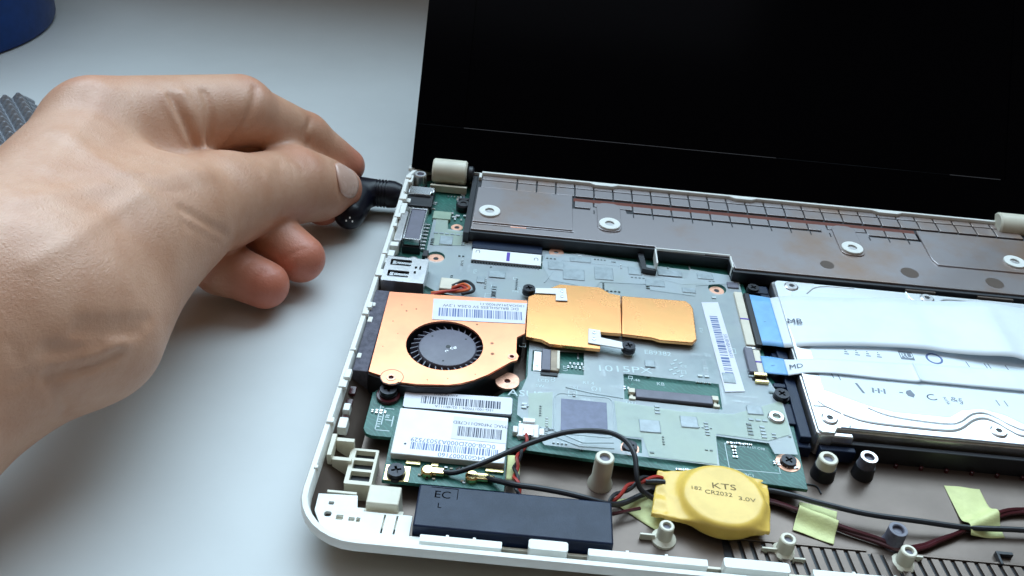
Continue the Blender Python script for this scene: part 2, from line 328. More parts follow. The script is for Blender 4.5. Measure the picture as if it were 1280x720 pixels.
# screw posts
def post(x, y, z0, z1, rb, rt, mat, rim=mWhite, low=None, lab=None):
    p = bpy.data.objects.new('screw_post', B().lathe(0, 0, [(rb, z0), (rb * .98, z0 + .8), (rt * 1.06, z0 + (z1 - z0) * .25), (rt, z1 - .3), (rt - .25, z1), (rt * .58, z1), (rt * .5, z1 - 2.5)], 26).mesh('screw_post', mat))
    link(p, lap, lab); p.location = (x * S, y * S, 0)
    q = B().cyl(0, 0, rt * .57, z1 - 2, z1 - .9).build('post_hole', mGrey, p)
    if low: B().lathe(0, 0, [(rt * 1.3, z0), (rt * 1.13, z0 + (z1 - z0) * .55), (rt * 1.1, z0 + (z1 - z0) * .56)], 26).build('post_sleeve', low, p)
post(76.5, 43.8, 3, 14, 3.6, 2.65, mBeige)
post(142.2, 55.4, 3, 10.5, 3.4, 2.75, mBeige, low=mBlack)
post(154.4, 57.2, 3, 10.5, 3.0, 2.5, mDark, low=mBlack); B().ring(154.4, 57.2, 1.5, 2.5, 10.4, 10.65).build('post_ring', mTin, lap)
post(93.1, 26.1, 3, 9, 3.4, 2.0, mBeige)
post(156.1, 32.2, 3, 9, 3.0, 2.5, mDark); B().ring(156.1, 32.2, 1.6, 2.5, 8.9, 9.15).build('post_ring', mGrey, lap)
post(157.1, 25.4, 3, 9, 3.2, 2.1, mBeige)
post(125.2, 25.6, 3, 9, 3.2, 2.1, mBeige)
post(5.4, 192.9, 3, 13.6, 2.9, 2.5, mTin, low=mBlack)
for x, y, ln in ((88.6, 25.8, 4), (160, 27, 5), (121, 25, 4), (128.5, 22.5, 3)): B().box(x - ln / 2, y - .25, 3, x + ln / 2, y + .25, 5.2).build('post_fin', mBeige, lap)
# speaker vent slats in the floor
x = 112
while x < 214:
    B().add([(x, 16.6, 3.05), (x + 2.1, 16.6, 3.05), (x + .8, 27.6, 3.05), (x - 1.3, 27.6, 3.05), (x, 16.6, 4.0), (x + 2.1, 16.6, 4.0), (x + .8, 27.6, 4.0), (x - 1.3, 27.6, 4.0)],
        [(3, 2, 1, 0), (4, 5, 6, 7), (0, 1, 5, 4), (1, 2, 6, 5), (2, 3, 7, 6), (3, 0, 4, 7)]).build('vent_slat', mFloor, lap, .12)
    x += 3.2
B().box(109, 16.5, 3.02, 216, 27.8, 3.2).build('vent_backing', mBlack, lap)
B().box(112, 28, 3, 148, 28.7, 4).build('vent_edge', mFloor, lap, .1); B().box(160, 28, 3, 215, 28.7, 4).build('vent_edge', mFloor, lap, .1)
b = B().box(184, 30.9, 3, 188.6, 31.9, 4.6); b.box(184, 27.6, 3, 184.7, 31, 4.6); b.build('floor_rib', mBlack, lap, .1)
for i in range(9):
    B().lathe(158 + i * 7.6, 61.6, [(.6, 3), (.55, 4.2), (.4, 4.3)], 12).build('floor_pin', mMaroon, lap)
B().box(145, 62.6, 3, 250, 64.2, 9.6).build('tray_wall', mBlack, lap, .2)
# hinge caps
def xcyl(x0, x1_, y, z, r, name, mat, parent, n=28, e=.6):
    b = B(); pr = [(x0, r - e), (x0 + e, r), (x1_ - e, r), (x1_, r - e)]; vs = []; fs = []
    for i in range(n):
        a = 2 * math.pi * i / n; vs += [(px, y + q * math.cos(a), z + q * math.sin(a)) for px, q in pr]
    for i in range(n):
        j = (i + 1) % n
        for t in range(3): fs.append((i * 4 + t, i * 4 + t + 1, j * 4 + t + 1, j * 4 + t))
    fs.append(tuple(i * 4 for i in range(n))); fs.append(tuple(i * 4 + 3 for i in range(n))[::-1])
    return b.add(vs, fs).build(name, mat, parent)
for hx in (10.2, 241.5):
    xcyl(hx, hx + 14, 195, 14.6, 5.0, 'hinge_cap', mBeige, lap)
    B().box(hx - .2, 188.2, 8.5, hx + 14.6, 189.4, 11.6).build('hinge_ledge', mBeige, lap, .2)
xcyl(24.4, 27, 195.2, 14.4, 3.2, 'hinge_pin', mBlack, lap)
B().box(-.2, 199.6, 3, 258, 203.6, 9).build('rear_wall', mBlack, lap)
# battery bay: black underside, metal painted skin broken by slots
bay = [(29.2, 154.3), (92.6, 154.3), (98.7, 154.3), (98.7, 152.8), (126.2, 152.2), (127.1, 144.7), (258, 145.2), (258, 197.2), (29.2, 197.2)]
bb = B().prism([(28.2, 153.2), (92.4, 153.2), (99.3, 153.2), (99.3, 152.2), (125.9, 151.6), (126.4, 143.2), (258, 143.6), (258, 198.5), (28.2, 198.5)], 8.8, 13.3).build('battery_bay', mBlack, lap, .2)
B().prism([(92.2, 153.4), (93.4, 142.6), (98.6, 142.0), (98.8, 143.4), (95.2, 144), (94.6, 153.4)], 8.8, 11.2).build('bay_foot', mBlack, lap, .15)
B().box(26.7, 152, 8.2, 28.9, 198, 13.6).build('bay_side', mBlack, lap, .2)
skin = B().prism([(29.4, 154.4), (98.5, 154.4), (98.5, 152.9), (126.4, 152.3), (127.3, 144.8), (257, 145.3), (257, 176.2), (185, 176.2), (184.6, 178.6), (166, 178.6), (166, 176.2), (89, 176.2), (88.6, 178.6), (74.6, 178.6), (74.4, 176.2), (29.4, 176.2)], 13.2, 14.0,
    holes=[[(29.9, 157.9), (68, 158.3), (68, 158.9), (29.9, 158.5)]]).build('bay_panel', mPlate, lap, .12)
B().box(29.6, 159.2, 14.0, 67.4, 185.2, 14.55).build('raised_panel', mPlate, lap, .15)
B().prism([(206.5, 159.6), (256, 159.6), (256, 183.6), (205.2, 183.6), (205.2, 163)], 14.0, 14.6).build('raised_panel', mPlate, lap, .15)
B().box(44, 158.0, 13.4, 50, 158.8, 13.9).build('orange_glint_strip', mCopper, lap)  # copper sliver added in the slot to imitate an orange reflection
edges = [68.2] + [76.0 + 7.75 * i for i in range(17)] + [205]
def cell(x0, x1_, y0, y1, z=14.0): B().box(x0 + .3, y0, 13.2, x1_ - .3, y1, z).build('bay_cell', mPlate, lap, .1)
for x0, x1_ in zip(edges, edges[1:]):
    cell(x0, x1_, 178.0 if not (74 < x0 < 88 or 164 < x0 < 184) else 179.6, 182.4, 13.8)
e2 = [30.4, 45] + [53 + 7.75 * i for i in range(25)] + [250]
for x0, x1_ in zip(e2, e2[1:]):
    cell(x0, x1_, 186.2, 191.9)
    cell(x0, x1_, 192.7, 195.9, 13.9)
B().box(68, 182.6, 13.2, 205, 185.2, 13.45).build('slot_bottom', M('slot_red', (.16, .045, .03), .4, metal=.5), lap)
for i in range(17): B().box(75.8 + 7.75 * i, 173.6, 14.0, 76.2 + 7.75 * i, 176.2, 14.12).build('bay_tick', mBlack, lap)
# white rear rim with wide spots, white edge round the front cut-out
b = B(); b.box(30.2, 195.9, 11, 258, 198.8, 15.3); b.build('rear_rim', mWhite, lap, .3)
for x0, x1_ in ((73.6, 87), (131, 144), (190, 204)):
    B().prism([(x0, 196.6), (x0 + 3, 194.6), (x1_ - 3, 194.6), (x1_, 196.6)], 13.2, 15.28).build('rim_catch', mWhite, lap, .2)
b = B(); b.box(25.4, 196.2, 9, 30.4, 199, 14.8); b.box(29.2, 192.5, 9, 30.4, 196.2, 14.9); b.build('rim_end', mWhite, lap, .3)
b = B(); b.box(98.6, 152.5, 10, 126.4, 153.1, 14.3); b.box(98.2, 143, 10, 98.8, 152.5, 14.2); b.box(126.2, 145, 10, 126.8, 152.5, 14.1); b.build('cutout_edge', mWhite, lap, .1)
for gx, gy in ((35.5, 166.7), (81.7, 165.7), (175, 165.2), (238, 166.4)):
    if 60 < gx < 200:
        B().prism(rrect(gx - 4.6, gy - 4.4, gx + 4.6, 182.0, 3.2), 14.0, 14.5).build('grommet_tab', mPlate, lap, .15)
    g = bpy.data.objects.new('grommet', B().ring(0, 0, 1.7, 4.1, 0, .8).mesh('grommet', mWhite)); link(g, lap); g.location = (gx * S, gy * S, 14.5 * S)
    B().cyl(0, 0, 1.65, -.1, .2).build('grommet_hole', mTin, g)
for gx, gy, r in ((193.7, 152.9, 3.3), (162.8, 153, 2.6), (225, 151.4, 3.3), (214, 166, 3)): B().cyl(gx, gy, r, 13.99, 14.06, 28).build('flat_disc', mFloor, lap)
for x0, x1_ in ((189.5, 200.5), (216, 229)): B().box(x0, 142.6, 8.8, x1_, 144.4, 13).build('bay_front_patch', mFloor, lap)
B().box(149, 142.2, 8, 156.5, 143.4, 11.6).build('tray_tab', mWhite, lap, .2)
# lid: tilted 40 degrees back
lid = B(); th = math.radians(40); u = Vector((0, math.sin(th), math.cos(th))); nv = Vector((0, -math.cos(th), math.sin(th))); O = Vector((0, 197, 15.0))
def lidbox(bld, x0, x1_, s0, s1, d0, d1):
    vs = [Vector((x, 0, 0)) + O + u * s + nv * d for d in (d0, d1) for x, s in ((x0, s0), (x1_, s0), (x1_, s1), (x0, s1))]
    return bld.add(vs, [(3, 2, 1, 0), (4, 5, 6, 7), (0, 1, 5, 4), (1, 2, 6, 5), (2, 3, 7, 6), (3, 0, 4, 7)])
LD = lidbox(B(), 1.2, 257.5, -1.5, 172, -5.5, -.6).build('screen_lid', mBlackG, lap, .6)
b = B(); lidbox(b, 1.2, 257.5, -1.0, 17.4, -.6, .3); lidbox(b, 1.2, 20.8, 17.4, 160, -.6, .3); lidbox(b, 245, 257.5, 17.4, 160, -.6, .3); lidbox(b, 1.2, 257.5, 160, 172, -.6, .3)
b.build('bezel', mBlackG, LD, .1)
lidbox(B(), 20.8, 245, 17.4, 160, -.6, -.25).build('display_panel', mBlackG, LD)
b = B(); lidbox(b, 21, 150, 17.2, 17.45, -.2, .34); lidbox(b, 222, 243, 17.2, 17.5, -.2, .34); o = b.build('bezel_lip', M('bezel_lip', (.05, .05, .055), .4), LD); o['kind'] = 'stuff'

# ================================================================== motherboard
mb = thing('motherboard', 'green circuit board under clouded film filling the left half of the laptop', 'circuit board', (80, 100, 6.8))
pcb = [(2.5, 199), (26.8, 199), (30, 165), (131, 165), (131, 149), (132.5, 122), (132, 93), (136, 82), (134.5, 44.5), (52, 49.5), (11, 49.3), (9, 50), (8, 52), (8, 67), (9.5, 69), (44, 69), (53.5, 80), (53.5, 113), (20, 118), (2.5, 118)]
B().prism(pcb, 6.8, 8.0, holes=[circ(23.5, 163.5, .8, 12), circ(18.1, 141, .9, 12), circ(120.7, 137.7, .9, 12)]).build('circuit_board', mPcb, mb, .1)
def rects(*r): return [[(a, b_), (c, b_), (c, d), (a, d)] for a, b_, c, d in r]
film = [(14, 171), (19, 171), (20, 160.4), (27.6, 160), (28.5, 154), (94, 149), (129.5, 147), (129.5, 120), (129.8, 93), (133.6, 81), (133.9, 57), (127, 56.4), (126, 60.5), (110.5, 61.5), (110, 49.4), (60, 51.2), (54.5, 60), (51.6, 62.5), (51.6, 70), (54, 80), (54, 113), (21, 119.5), (14.4, 124)]
holes = [[(84, 73.8), (114, 73.2), (114.4, 85), (84.2, 85.6)], [(55, 82.6), (71.6, 83), (71.8, 94), (55.2, 92.8)], circ(18.1, 141, 3.3, 20), circ(120.7, 137.7, 3.3, 20), circ(84.7, 53.9, 0.1, 6) if False else [(82, 51.8), (88, 51.6), (88.2, 57), (82.2, 57.2)], [(31, 139), (57, 139.4), (57, 148), (31, 147.4)]]
fo = B().prism(film, 9, 9.0, holes=holes, sheet=True).build('insulating_film', mFilm, mb)
mVeil = M('veiled_chip', (.36, .42, .45), .24, var=.12, vs=300); mVeilL = M('veiled_pad', (.62, .68, .70), .3, var=.1, vs=300); mVeilD = M('veiled_part', (.17, .21, .21), .3, var=.1, vs=300)
mFilmG = film_material(); mFilmG.name = 'tinted_film'
for n_ in mFilmG.node_tree.nodes:
    if n_.type == 'MIX': n_.inputs['A'].default_value = (.60, .68, .58, 1); n_.inputs['B'].default_value = (.44, .52, .42, 1)
for poly_, m_ in (([(58, 149), (70, 151.6), (93.5, 149.6), (95, 142), (110, 141.5), (112, 148.6), (127, 146.6), (127.4, 142), (113, 138), (112, 131.5), (96, 132.6), (95, 136), (78, 134.5), (76, 130), (60, 133), (57, 142)], mFilm), ([(80.8, 72.4), (100, 70.4), (117, 71.4), (133.2, 79.6), (133.4, 65), (126, 61.4), (110.6, 62.2), (109.4, 49.8), (90, 50.4), (88.6, 57.6), (81.4, 57.6)], mFilmG), ([(54.6, 72), (62, 73.6), (62, 58), (57, 57.8), (55, 61)], mFilmG), ([(15, 170), (19.4, 170), (20.4, 159.6), (27.4, 158.6), (28, 150), (16, 148)], mFilmG)):
    B().prism(poly_, 9.2, 9.2, sheet=True).build('film_patch', m_, mb)
for x, y, w_, d in ((62, 142, 6, 5), (68.5, 137.6, 8, 7), (79.5, 140, 7, 8), (91, 143.6, 5, 5), (104, 144.4, 9, 4), (117, 144.6, 6, 4), (71, 147.4, 8, 3), (93, 91.4, 3.4, 3.4), (91, 62.6, 6.4, 5.4), (103, 66, 5.4, 5), (124, 74, 5, 4), (41, 133, 6, 4), (20.6, 152, 5, 6), (98, 137, 7, 4), (110, 134.5, 5, 3), (35.5, 129, 3, 4), (118, 88, 4, 5), (66, 103, .1, .1)):
    if w_ > 1: B().box(x - w_ / 2, y - d / 2, 9.22, x + w_ / 2, y + d / 2, 9.5, tap=.2, rot=.02).build('film_bump', mVeil, mb, .15)
b = B(); rq = random.Random(17)
def veiled_ok(x, y): return inside(x, y, film) and not (53 < x < 111 and 91 < y < 129) and not (52 < x < 73 and 80 < y < 95) and not (83 < x < 115 and 72.5 < y < 86.5) and not (112 < x < 124 and 80 < y < 130) and not (63 < x < 80 and 56.5 < y < 72.5) and not (29 < x < 58 and 138 < y < 160) and not (109 < x and y < 62) and not (x < 30 and 112 < y < 127) and not (80 < x < 90 and y < 58.5) and not (74 < x < 103 and 85 < y < 100) and not (47 < x < 61 and 68 < y < 76)
def inside(x, y, poly):
    k = False
    for i in range(len(poly)):
        (a, b_), (c, d) = poly[i - 1], poly[i]
        if (b_ > y) != (d > y) and x < (c - a) * (y - b_) / (d - b_) + a: k = not k
    return k
for _ in range(130):
    cx, cy, nn, dr, mi = rq.uniform(14, 133), rq.uniform(51, 172), rq.randint(2, 7), rq.random() < .5, rq.choice((0, 0, 1, 1, 2))
    w_, d = rq.choice(((.9, .5), (1.3, .7), (.7, .5), (1.6, .9)))
    for k in range(nn):
        x, y = (cx + (w_ + .5) * k, cy) if dr else (cx, cy + (d + .5) * k)
        if veiled_ok(x, y) and veiled_ok(x + w_, y + d): b.box(x, y, 9.15, x + w_, y + d, 9.42, mi, tap=.08)
o = b.build('veiled_components', [mVeilL, mVeil, mVeilD], mb, smooth=False); o['kind'] = 'stuff'
# film ridges round covered parts
def ridge(pts, r=.22, z=9.0, closed=True):
    p = [(x, y, z) for x, y in pts]; B().tube(p + ([p[0]] if closed else []), r, 6, smooth=0).build('film_crease', mFilm, mb)
ridge(rrect(62.6, 56.4, 80.5, 73.6, 2.5)); ridge([(66, 76.5), (74, 74.9), (83.6, 74.0)], .3, closed=False); ridge([(60, 56), (70, 51.9), (80, 52.3)], .3, closed=False); ridge([(62, 57.5), (71, 53.4), (80, 54.6)], .25, closed=False)
ridge([(94, 136), (101, 140), (108, 138), (117, 140)], .3, closed=False); ridge([(58, 131), (64, 146), (93, 146)], .3, closed=False)
# mounting rings
for x, y, r in ((23.5, 163.5, 2.3), (18.1, 141, 3.0), (120.7, 137.7, 2.7), (130.7, 54.2, 3.6), (84.7, 53.9, 2.8)):
    B().ring(x, y, .95, r, 8.0, 8.14).build('mounting_ring', mCopperE, mb)
    B().cyl(x, y, .9, 7.9, 8.05, 14).build('ring_hole', mBlack, mb) if x != 84.7 else None
B().ring(62, 151.2, .9, 2.8, 9.05, 9.15).build('mounting_ring', mCopperE, mb)
screw(mb, 130.7, 54.2, 8.8, 1.05, .6); screw(mb, 84.7, 53.9, 8.8, 1.0, .2)
# integrated circuits under the film
for x, y, w_, d, h, m_ in ((71.5, 65, 14, 13.2, .85, mChip), (69, 137, 8, 8, .6, mGrey), (80, 139, 7, 9, .7, mGrey), (91, 62.5, 6, 5, .7, mGrey), (103, 66, 5, 4.5, .6, mGrey), (93, 91.2, 3.2, 3.2, .6, mGrey), (104, 143, 9, 5, .7, mGrey), (60, 73, 4, 4, .5, mGrey), (40, 133, 5, 3.4, .6, mGrey), (20, 150.5, 6.5, 5, .7, mGrey), (20.5, 158, 4, 5, .6, mGrey), (113, 143, 6, 4, .7, mGrey), (124, 74, 4.6, 3.6, .6, mGrey), (71, 146, 9, 4, .6, mTin), (112, 133, 5, 5, .6, mGrey), (22.5, 177, .1, .1, .1, mGrey), (123, 97, 4, 6, .6, mGrey), (46, 134, 3, 3, .6, mGrey)):
    if w_ > 1: B().box(x - w_ / 2, y - d / 2, 8, x + w_ / 2, y + d / 2, 8 + h).build('chip', m_, mb, .08)
B().box(64.6, 57.6, 9.05, 78.4, 71.2, 9.15).build('thermal_pad', mChip, mb, .2)
# tiny soldered components, far too many to pick apart
b = B(); r = random.Random(3)
def smd(x, y, rot, mi):
    w_, d = r.choice(((1.0, .5), (1.4, .7), (.8, .45))); w_, d = (w_, d) if rot else (d, w_); h = .35 + .2 * r.random()
    b.box(x - w_ / 2, y - d / 2, 8, x + w_ / 2, y + d / 2, 8 + h, mi); e = .28 * max(w_, d)
    if rot: b.box(x - w_ / 2 - .05, y - d / 2 - .03, 8, x - w_ / 2 + e, y + d / 2 + .03, 8 + h + .02, 2); b.box(x + w_ / 2 - e, y - d / 2 - .03, 8, x + w_ / 2 + .05, y + d / 2 + .03, 8 + h + .02, 2)
    else: b.box(x - w_ / 2 - .03, y - d / 2 - .05, 8, x + w_ / 2 + .03, y - d / 2 + e, 8 + h + .02, 2); b.box(x - w_ / 2 - .03, y + d / 2 - e, 8, x + w_ / 2 + .03, y + d / 2 + .05, 8 + h + .02, 2)
def inside(x, y, poly):
    k = False
    for i in range(len(poly)):
        (a, b_), (c, d) = poly[i - 1], poly[i]
        if (b_ > y) != (d > y) and x < (c - a) * (y - b_) / (d - b_) + a: k = not k
    return k
for _ in range(210):
    cx, cy, nn, rot, dr = r.uniform(5, 133), r.uniform(47, 197), r.randint(2, 7), r.random() < .5, r.random() < .5
    for k in range(nn):
        x, y = (cx + 1.25 * k, cy) if dr else (cx, cy + 1.25 * k)
        if inside(x, y, pcb) and not (64 < x < 79.5 and 57 < y < 72.5) and not (84 < x < 115 and 72.5 < y < 79.5) and not (54 < x < 64 and 80 < y < 95) and not (x < 17 and 115 < y < 187) and y < 152 or (13 < x < 26 and 166 < y < 186 and r.random() < .6): smd(x, y, rot, r.choice((0, 0, 1, 1, 3)))
o = b.build('soldered_components', [mCap, mChip, mTin, mSilk], mb, smooth=False); o['kind'] = 'stuff'
# exposed parts at the top left corner and in the windows
B().lathe(24.6, 177.3, [(2.7, 8), (2.9, 8.6), (2.9, 10.4), (2.4, 11), (1.2, 11), (1.0, 10.6), (0, 10.6)], 24).build('coil', mBlack, mb)
B().box(22.2, 181.4, 8, 26.6, 183, 10.2).build('inductor', mBlack, mb, .3)
b = B()
for i, (x, y) in enumerate(((23.5, 187.5), (20.4, 172.6), (23, 171.2), (26, 171.6), (21.8, 170))): b.box(x - .8, y - .5, 8, x + .8, y + .5, 8.8)
b.build('solder_pads', mTin, mb)
B().box(13.6, 166.4, 8, 20.6, 172, 9.6).build('shield_clip', M('film_green', (.30, .40, .30), .4), mb, .3)
# writing on the board
text('1015PX', 84.5, 87.6, 9.04, 4.2, mSilk, mb, 4, sx=1.35); text('E89382', 96, 97.4, 9.04, 3.0, mSilk, mb, 0); text('ASUS', 53.8, 71.8, 9.04, 4.0, mSilk, mb, 0, sx=1.2)
text('KB', 96, 83.4, 8.04, 2.1, mSilk, mb, 0); text('T-46', 88, 84.2, 8.04, 1.7, mSilk, mb, 0); text('LCD', 59, 78.6, 9.04, 1.9, mSilk, mb, 0); text('R1.4', 73, 79.5, 9.04, 2.0, mSilk, mb)
text('Ω1', 75.5, 76.9, 9.04, 2.8, mSilk, mb); text('Q2', 62, 79.6, 9.04, 1.8, mSilk, mb, 90); text('U7', 66, 86.6, 8.04, 2.2, mSilk, mb, 90); text('L4', 69, 88.8, 8.04, 2.0, mSilk, mb, 90); text('CE', 104, 92, 9.04, 1.8, mSilk, mb); text('U31', 86, 72, 9.04, 2, mSilk, mb); text('D4', 57, 84.5, 9.04, 2.4, mSilk, mb, 90)
text('KBC1', 118, 47.8, 8.04, 1.6, mSilk, mb, -2); text('R145 C210 R151 C98', 119, 59.2, 8.04, 1.3, mSilk, mb, -4)
b = B(); b.keep = True
for x0, y0, x1_, y1 in ((11.2, 51.6, 11.5, 62), (11.2, 51.6, 15.5, 51.9), (12.6, 54, 12.9, 61), (12.6, 60.7, 15.5, 61), (15.6, 53.6, 15.9, 58), (13.6, 56, 15.6, 56.3), (112, 49.6, 128, 49.8), (127.6, 49.6, 127.8, 57), (113, 48.4, 113.2, 60)): b.add([(x0, y0, 8.03), (x1_, y0, 8.03), (x1_, y1, 8.03), (x0, y1, 8.03)], [(0, 1, 2, 3)])
for k in range(9): b.add([(11.6, 53 + k, 8.03), (12.4, 53 + k, 8.03), (12.4, 53.4 + k, 8.03), (11.6, 53.4 + k, 8.03)], [(0, 1, 2, 3)])
for k in range(6): b.add([(13.4 + .4 * (k % 3), 57 + .8 * (k // 3), 8.03), (13.7 + .4 * (k % 3), 57 + .8 * (k // 3), 8.03), (13.7 + .4 * (k % 3), 57.5 + .8 * (k // 3), 8.03), (13.4 + .4 * (k % 3), 57.5 + .8 * (k // 3), 8.03)], [(0, 1, 2, 3)])
o = b.build('printed_marks', mSilk, mb, smooth=False); o['kind'] = 'stuff'
b = B()
for k, (x, y) in enumerate(((100.4, 92.6), (101.2, 90.8), (102, 89.2), (100.6, 87.8), (103, 93.4), (102.8, 87), (101.5, 94.6), (99.6, 89.6))): b.box(x - .7, y - .3, 9.02, x + .7, y + .3, 9.1, rot=.5)
b.build('solder_bridge', mSilk, mb)
rr = random.Random(8)
for t_, x, y, z_, a in (('R21 C33', 64, 104, 1.5, 0), ('PL8', 112, 112, 1.7, 90), ('U14', 100, 134, 1.9, 0), ('C77 R9', 66, 134, 1.5, 0), ('J4', 40, 126, 1.9, 0), ('PQ3', 33, 134, 1.6, 90), ('TP6', 48, 124, 1.6, 0), ('L12', 119, 70, 1.7, 0), ('R88 R90 C41', 104, 70, 1.4, 0), ('U2', 96, 57, 1.8, 0), ('C5', 56, 66, 1.6, 90), ('R301', 89, 66, 1.4, 90), ('Q7', 126, 66, 1.6, 0), ('X1', 69, 76.8, 1.6, 0), ('SW', 58, 76, 1.8, 0), ('D12', 120, 94, 1.7, 90)):
    text(t_, x, y, 9.05, z_, mSilk, mb, a)
for i_ in range(26):
    x, y = rr.uniform(28, 126), rr.uniform(58, 146); q = rr.uniform(1.2, 3.4); q2 = rr.uniform(1, 2.6)
    if 53 < x < 111 and 92 < y < 130: continue
    c_ = B(); c_.box(x, y, 9.03, x + q, y + .18, 9.05); c_.box(x, y + q2, 9.03, x + q, y + q2 + .18, 9.05); c_.box(x, y + .18, 9.03, x + .18, y + q2, 9.05); c_.box(x + q - .18, y + .18, 9.03, x + q, y + q2, 9.05); c_.build('printed_outline', mSilk, mb, smooth=False)
# long barcode label standing along the board
lb = B().add([(113.8, 128, 9.1), (115.9, 81.3, 9.1), (122.3, 82.4, 9.1), (119.8, 129, 9.1), (113.8, 128, 9.25), (115.9, 81.3, 9.25), (122.3, 82.4, 9.25), (119.8, 129, 9.25)], [(3, 2, 1, 0), (4, 5, 6, 7), (0, 1, 5, 4), (1, 2, 6, 5), (2, 3, 7, 6), (3, 0, 4, 7)]).build('barcode_label', mPaper, mb)
bc = barcode(-1.0, -17, 1.7, 17, 0, mInkBlue, lb, 26, 'y', 5); bc.location = (117.4 * S, 105.4 * S, 9.27 * S); bc.rotation_euler = (0, 0, math.radians(2.6))
text('53U8NBA106K01', 120.1, 104.5, 9.27, 1.7, mInkBlue, lb, -87)
# keyboard connector
k = B().box(87.5, 74.2, 8, 111.2, 78, 10).build('keyboard_connector', mGrey, mb, .25)
for x0 in (85.4, 111.3): 
    b = B(); b.box(x0, 73.6, 8, x0 + 2, 74.8, 9.6); b.box(x0, 76.6, 8, x0 + 2, 78.6, 9.6); b.box(x0 + .5, 74.8, 8, x0 + 1.4, 76.6, 8.8); b.build('connector_lug', mCream, k, .15)
B().box(88, 73.3, 8.02, 111, 74.2, 8.6).build('connector_slot', mBlack, k)
# small ribbon connector beside the copper plate
k = B().box(58.2, 82.6, 8, 61, 92.8, 10.2).build('ribbon_connector', mGrey, mb, .2)
B().box(61, 82.8, 8, 63.6, 93, 10).build('connector_latch', mCap, k, .2); B().box(63.0, 83.5, 8, 63.9, 92.4, 10.3).build('contact_row', mCream, k, .1); B().box(55.6, 83, 8, 58.2, 92.6, 9).build('connector_side', mTin, k, .15); B().box(58, 80.9, 8, 63.4, 82.5, 9.4).build('connector_end', mBlack, k, .2)
# USB port
k = B().prism(rrect(2.0, 116.6, 16.6, 131.2, .4), 13.5, 14.0, holes=[rrect(3.6, 126.0, 10.9, 129.8, .5), rrect(3.6, 119.2, 10.9, 123.0, .5), rrect(12.4, 125, 13.2, 126.4, .2), rrect(12.4, 122, 13.2, 123.4, .2), rrect(14, 124.6, 14.6, 126.8, .2)]).build('usb_port', mTin, mb, .1)
b = B(); b.box(2.0, 116.6, 8, 16.6, 117.1, 13.5); b.box(2.0, 130.7, 8, 16.6, 131.2, 13.5); b.box(16.1, 117.1, 8, 16.6, 130.7, 13.5); b.build('port_wall', mTin, k)
B().box(2.2, 117.2, 8, 16, 130.6, 12.6).build('port_inside', mBlack, k)
for y in (121, 127.9):
    b = B(); b.box(5.6, y - .7, 13.4, 11.2, y + .5, 13.85); b.box(4.4, y - 1.1, 13.4, 5.9, y + .9, 13.85); b.build('spring_contact', mSilver, k)
# monitor port
k = B().box(5.9, 144, 8, 11.4, 164.8, 13.6).build('monitor_port', mGrey, mb, .3)
b = B(); b.box(5.4, 143.4, 8, 5.9, 165.4, 14); b.box(5.4, 164.8, 8, 11.9, 165.4, 14); b.box(11.4, 143.4, 8, 11.9, 165.4, 13.9); b.box(5.4, 143.4, 11.2, 11.9, 144, 14); b.build('metal_frame', mSilver, k, .1)
B().box(5.4, 142.6, 8, 12, 143.3, 11).build('port_base', mBlack, k); B().box(2.1, 144, 8, 4.8, 164.6, 12.6).build('port_flange', mTin, k, .2)
b = B()
for i in range(8): b.box(12, 145 + 2.4 * i, 8, 13.3, 145.8 + 2.4 * i, 9)
b.build('pin_row', mTin, k)
# power jack
k = B().box(2.5, 171.5, 8, 12.6, 186.5, 11.4).build('power_jack', mBlack, mb, .4)
B().prism([(2.4, 178.4), (11.4, 178.4), (11.4, 180.6), (12.5, 180.6), (12.5, 184.4), (2.4, 184.4)], 11.4, 12.6).build('jack_cover', mSilver, k, .3)
for x in (4.5, 10.2): B().lathe(x, 171.6, [(1.6, 8), (1.6, 10), (1.2, 10.6), (.5, 10.6), (.4, 9)], 16).build('jack_lug', mTin, k)
B().box(13.2, 139.4, 8, 15.2, 143.2, 10).build('fuse_holder', mBlack, mb, .2); B().box(3.2, 133, 8, 8, 137, 10.6).build('sound_port', mBlack, mb, .3); B().lathe(10.5, 136.5, [(1.8, 8), (1.8, 10), (1.2, 10.4), (.6, 10.4)], 16).build('sound_ring', mTin, mb)
# cream connectors for the two ribbons
k = B().box(126.2, 105.4, 8, 129.2, 135.6, 10).build('ribbon_connector', mCream, mb, .25)
B().box(129.3, 104.8, 8, 131.4, 134.2, 10.8).build('connector_latch', mBlack, k, .3); B().box(126.1, 119.2, 9.98, 129.3, 119.9, 10.05).build('pen_mark', mPurple, k); B().box(126, 104, 8, 131, 105.3, 9.4).build('connector_end', mTin, k, .2)
k = B().box(127.8, 91.5, 8, 130.2, 103.2, 9.8).build('ribbon_connector', mCream, mb, .25)
B().box(124.9, 91, 8, 127.7, 103.6, 10.4).build('connector_latch', mGrey, k, .3); B().box(127.7, 96.6, 9.82, 130.3, 97.3, 9.87).build('pen_mark', mPurple, k)
b = B(); b.box(126.2, 86.8, 8, 130.6, 88, 10); b.box(126.2, 89.6, 8, 130.4, 91.2, 10.4); b.build('gold_clip', mGold, k, .2)
B().box(125.4, 87.9, 8, 130.8, 89.7, 9).build('clip_body', mBlack, k, .2)
B().box(124.6, 138.6, 8, 128.8, 142, 9.6).build('choke', mGrey, mb, .3)
# white plug beside the wireless card
k = B().box(52.2, 53.4, 8, 58.2, 58.8, 9.4).build('wire_socket', mCan, mb, .3); b = B(); b.box(50.7, 54.4, 8, 52.1, 57, 9.8); b.box(58.3, 54.2, 8, 59.8, 57, 9.8); b.box(53.4, 58.8, 8, 57, 60.6, 10); b.build('socket_lug', mCan, k, .2)
B().box(53.7, 53.6, 9.42, 56.7, 56.6, 9.8).build('socket_hole', mTin, k, .2)
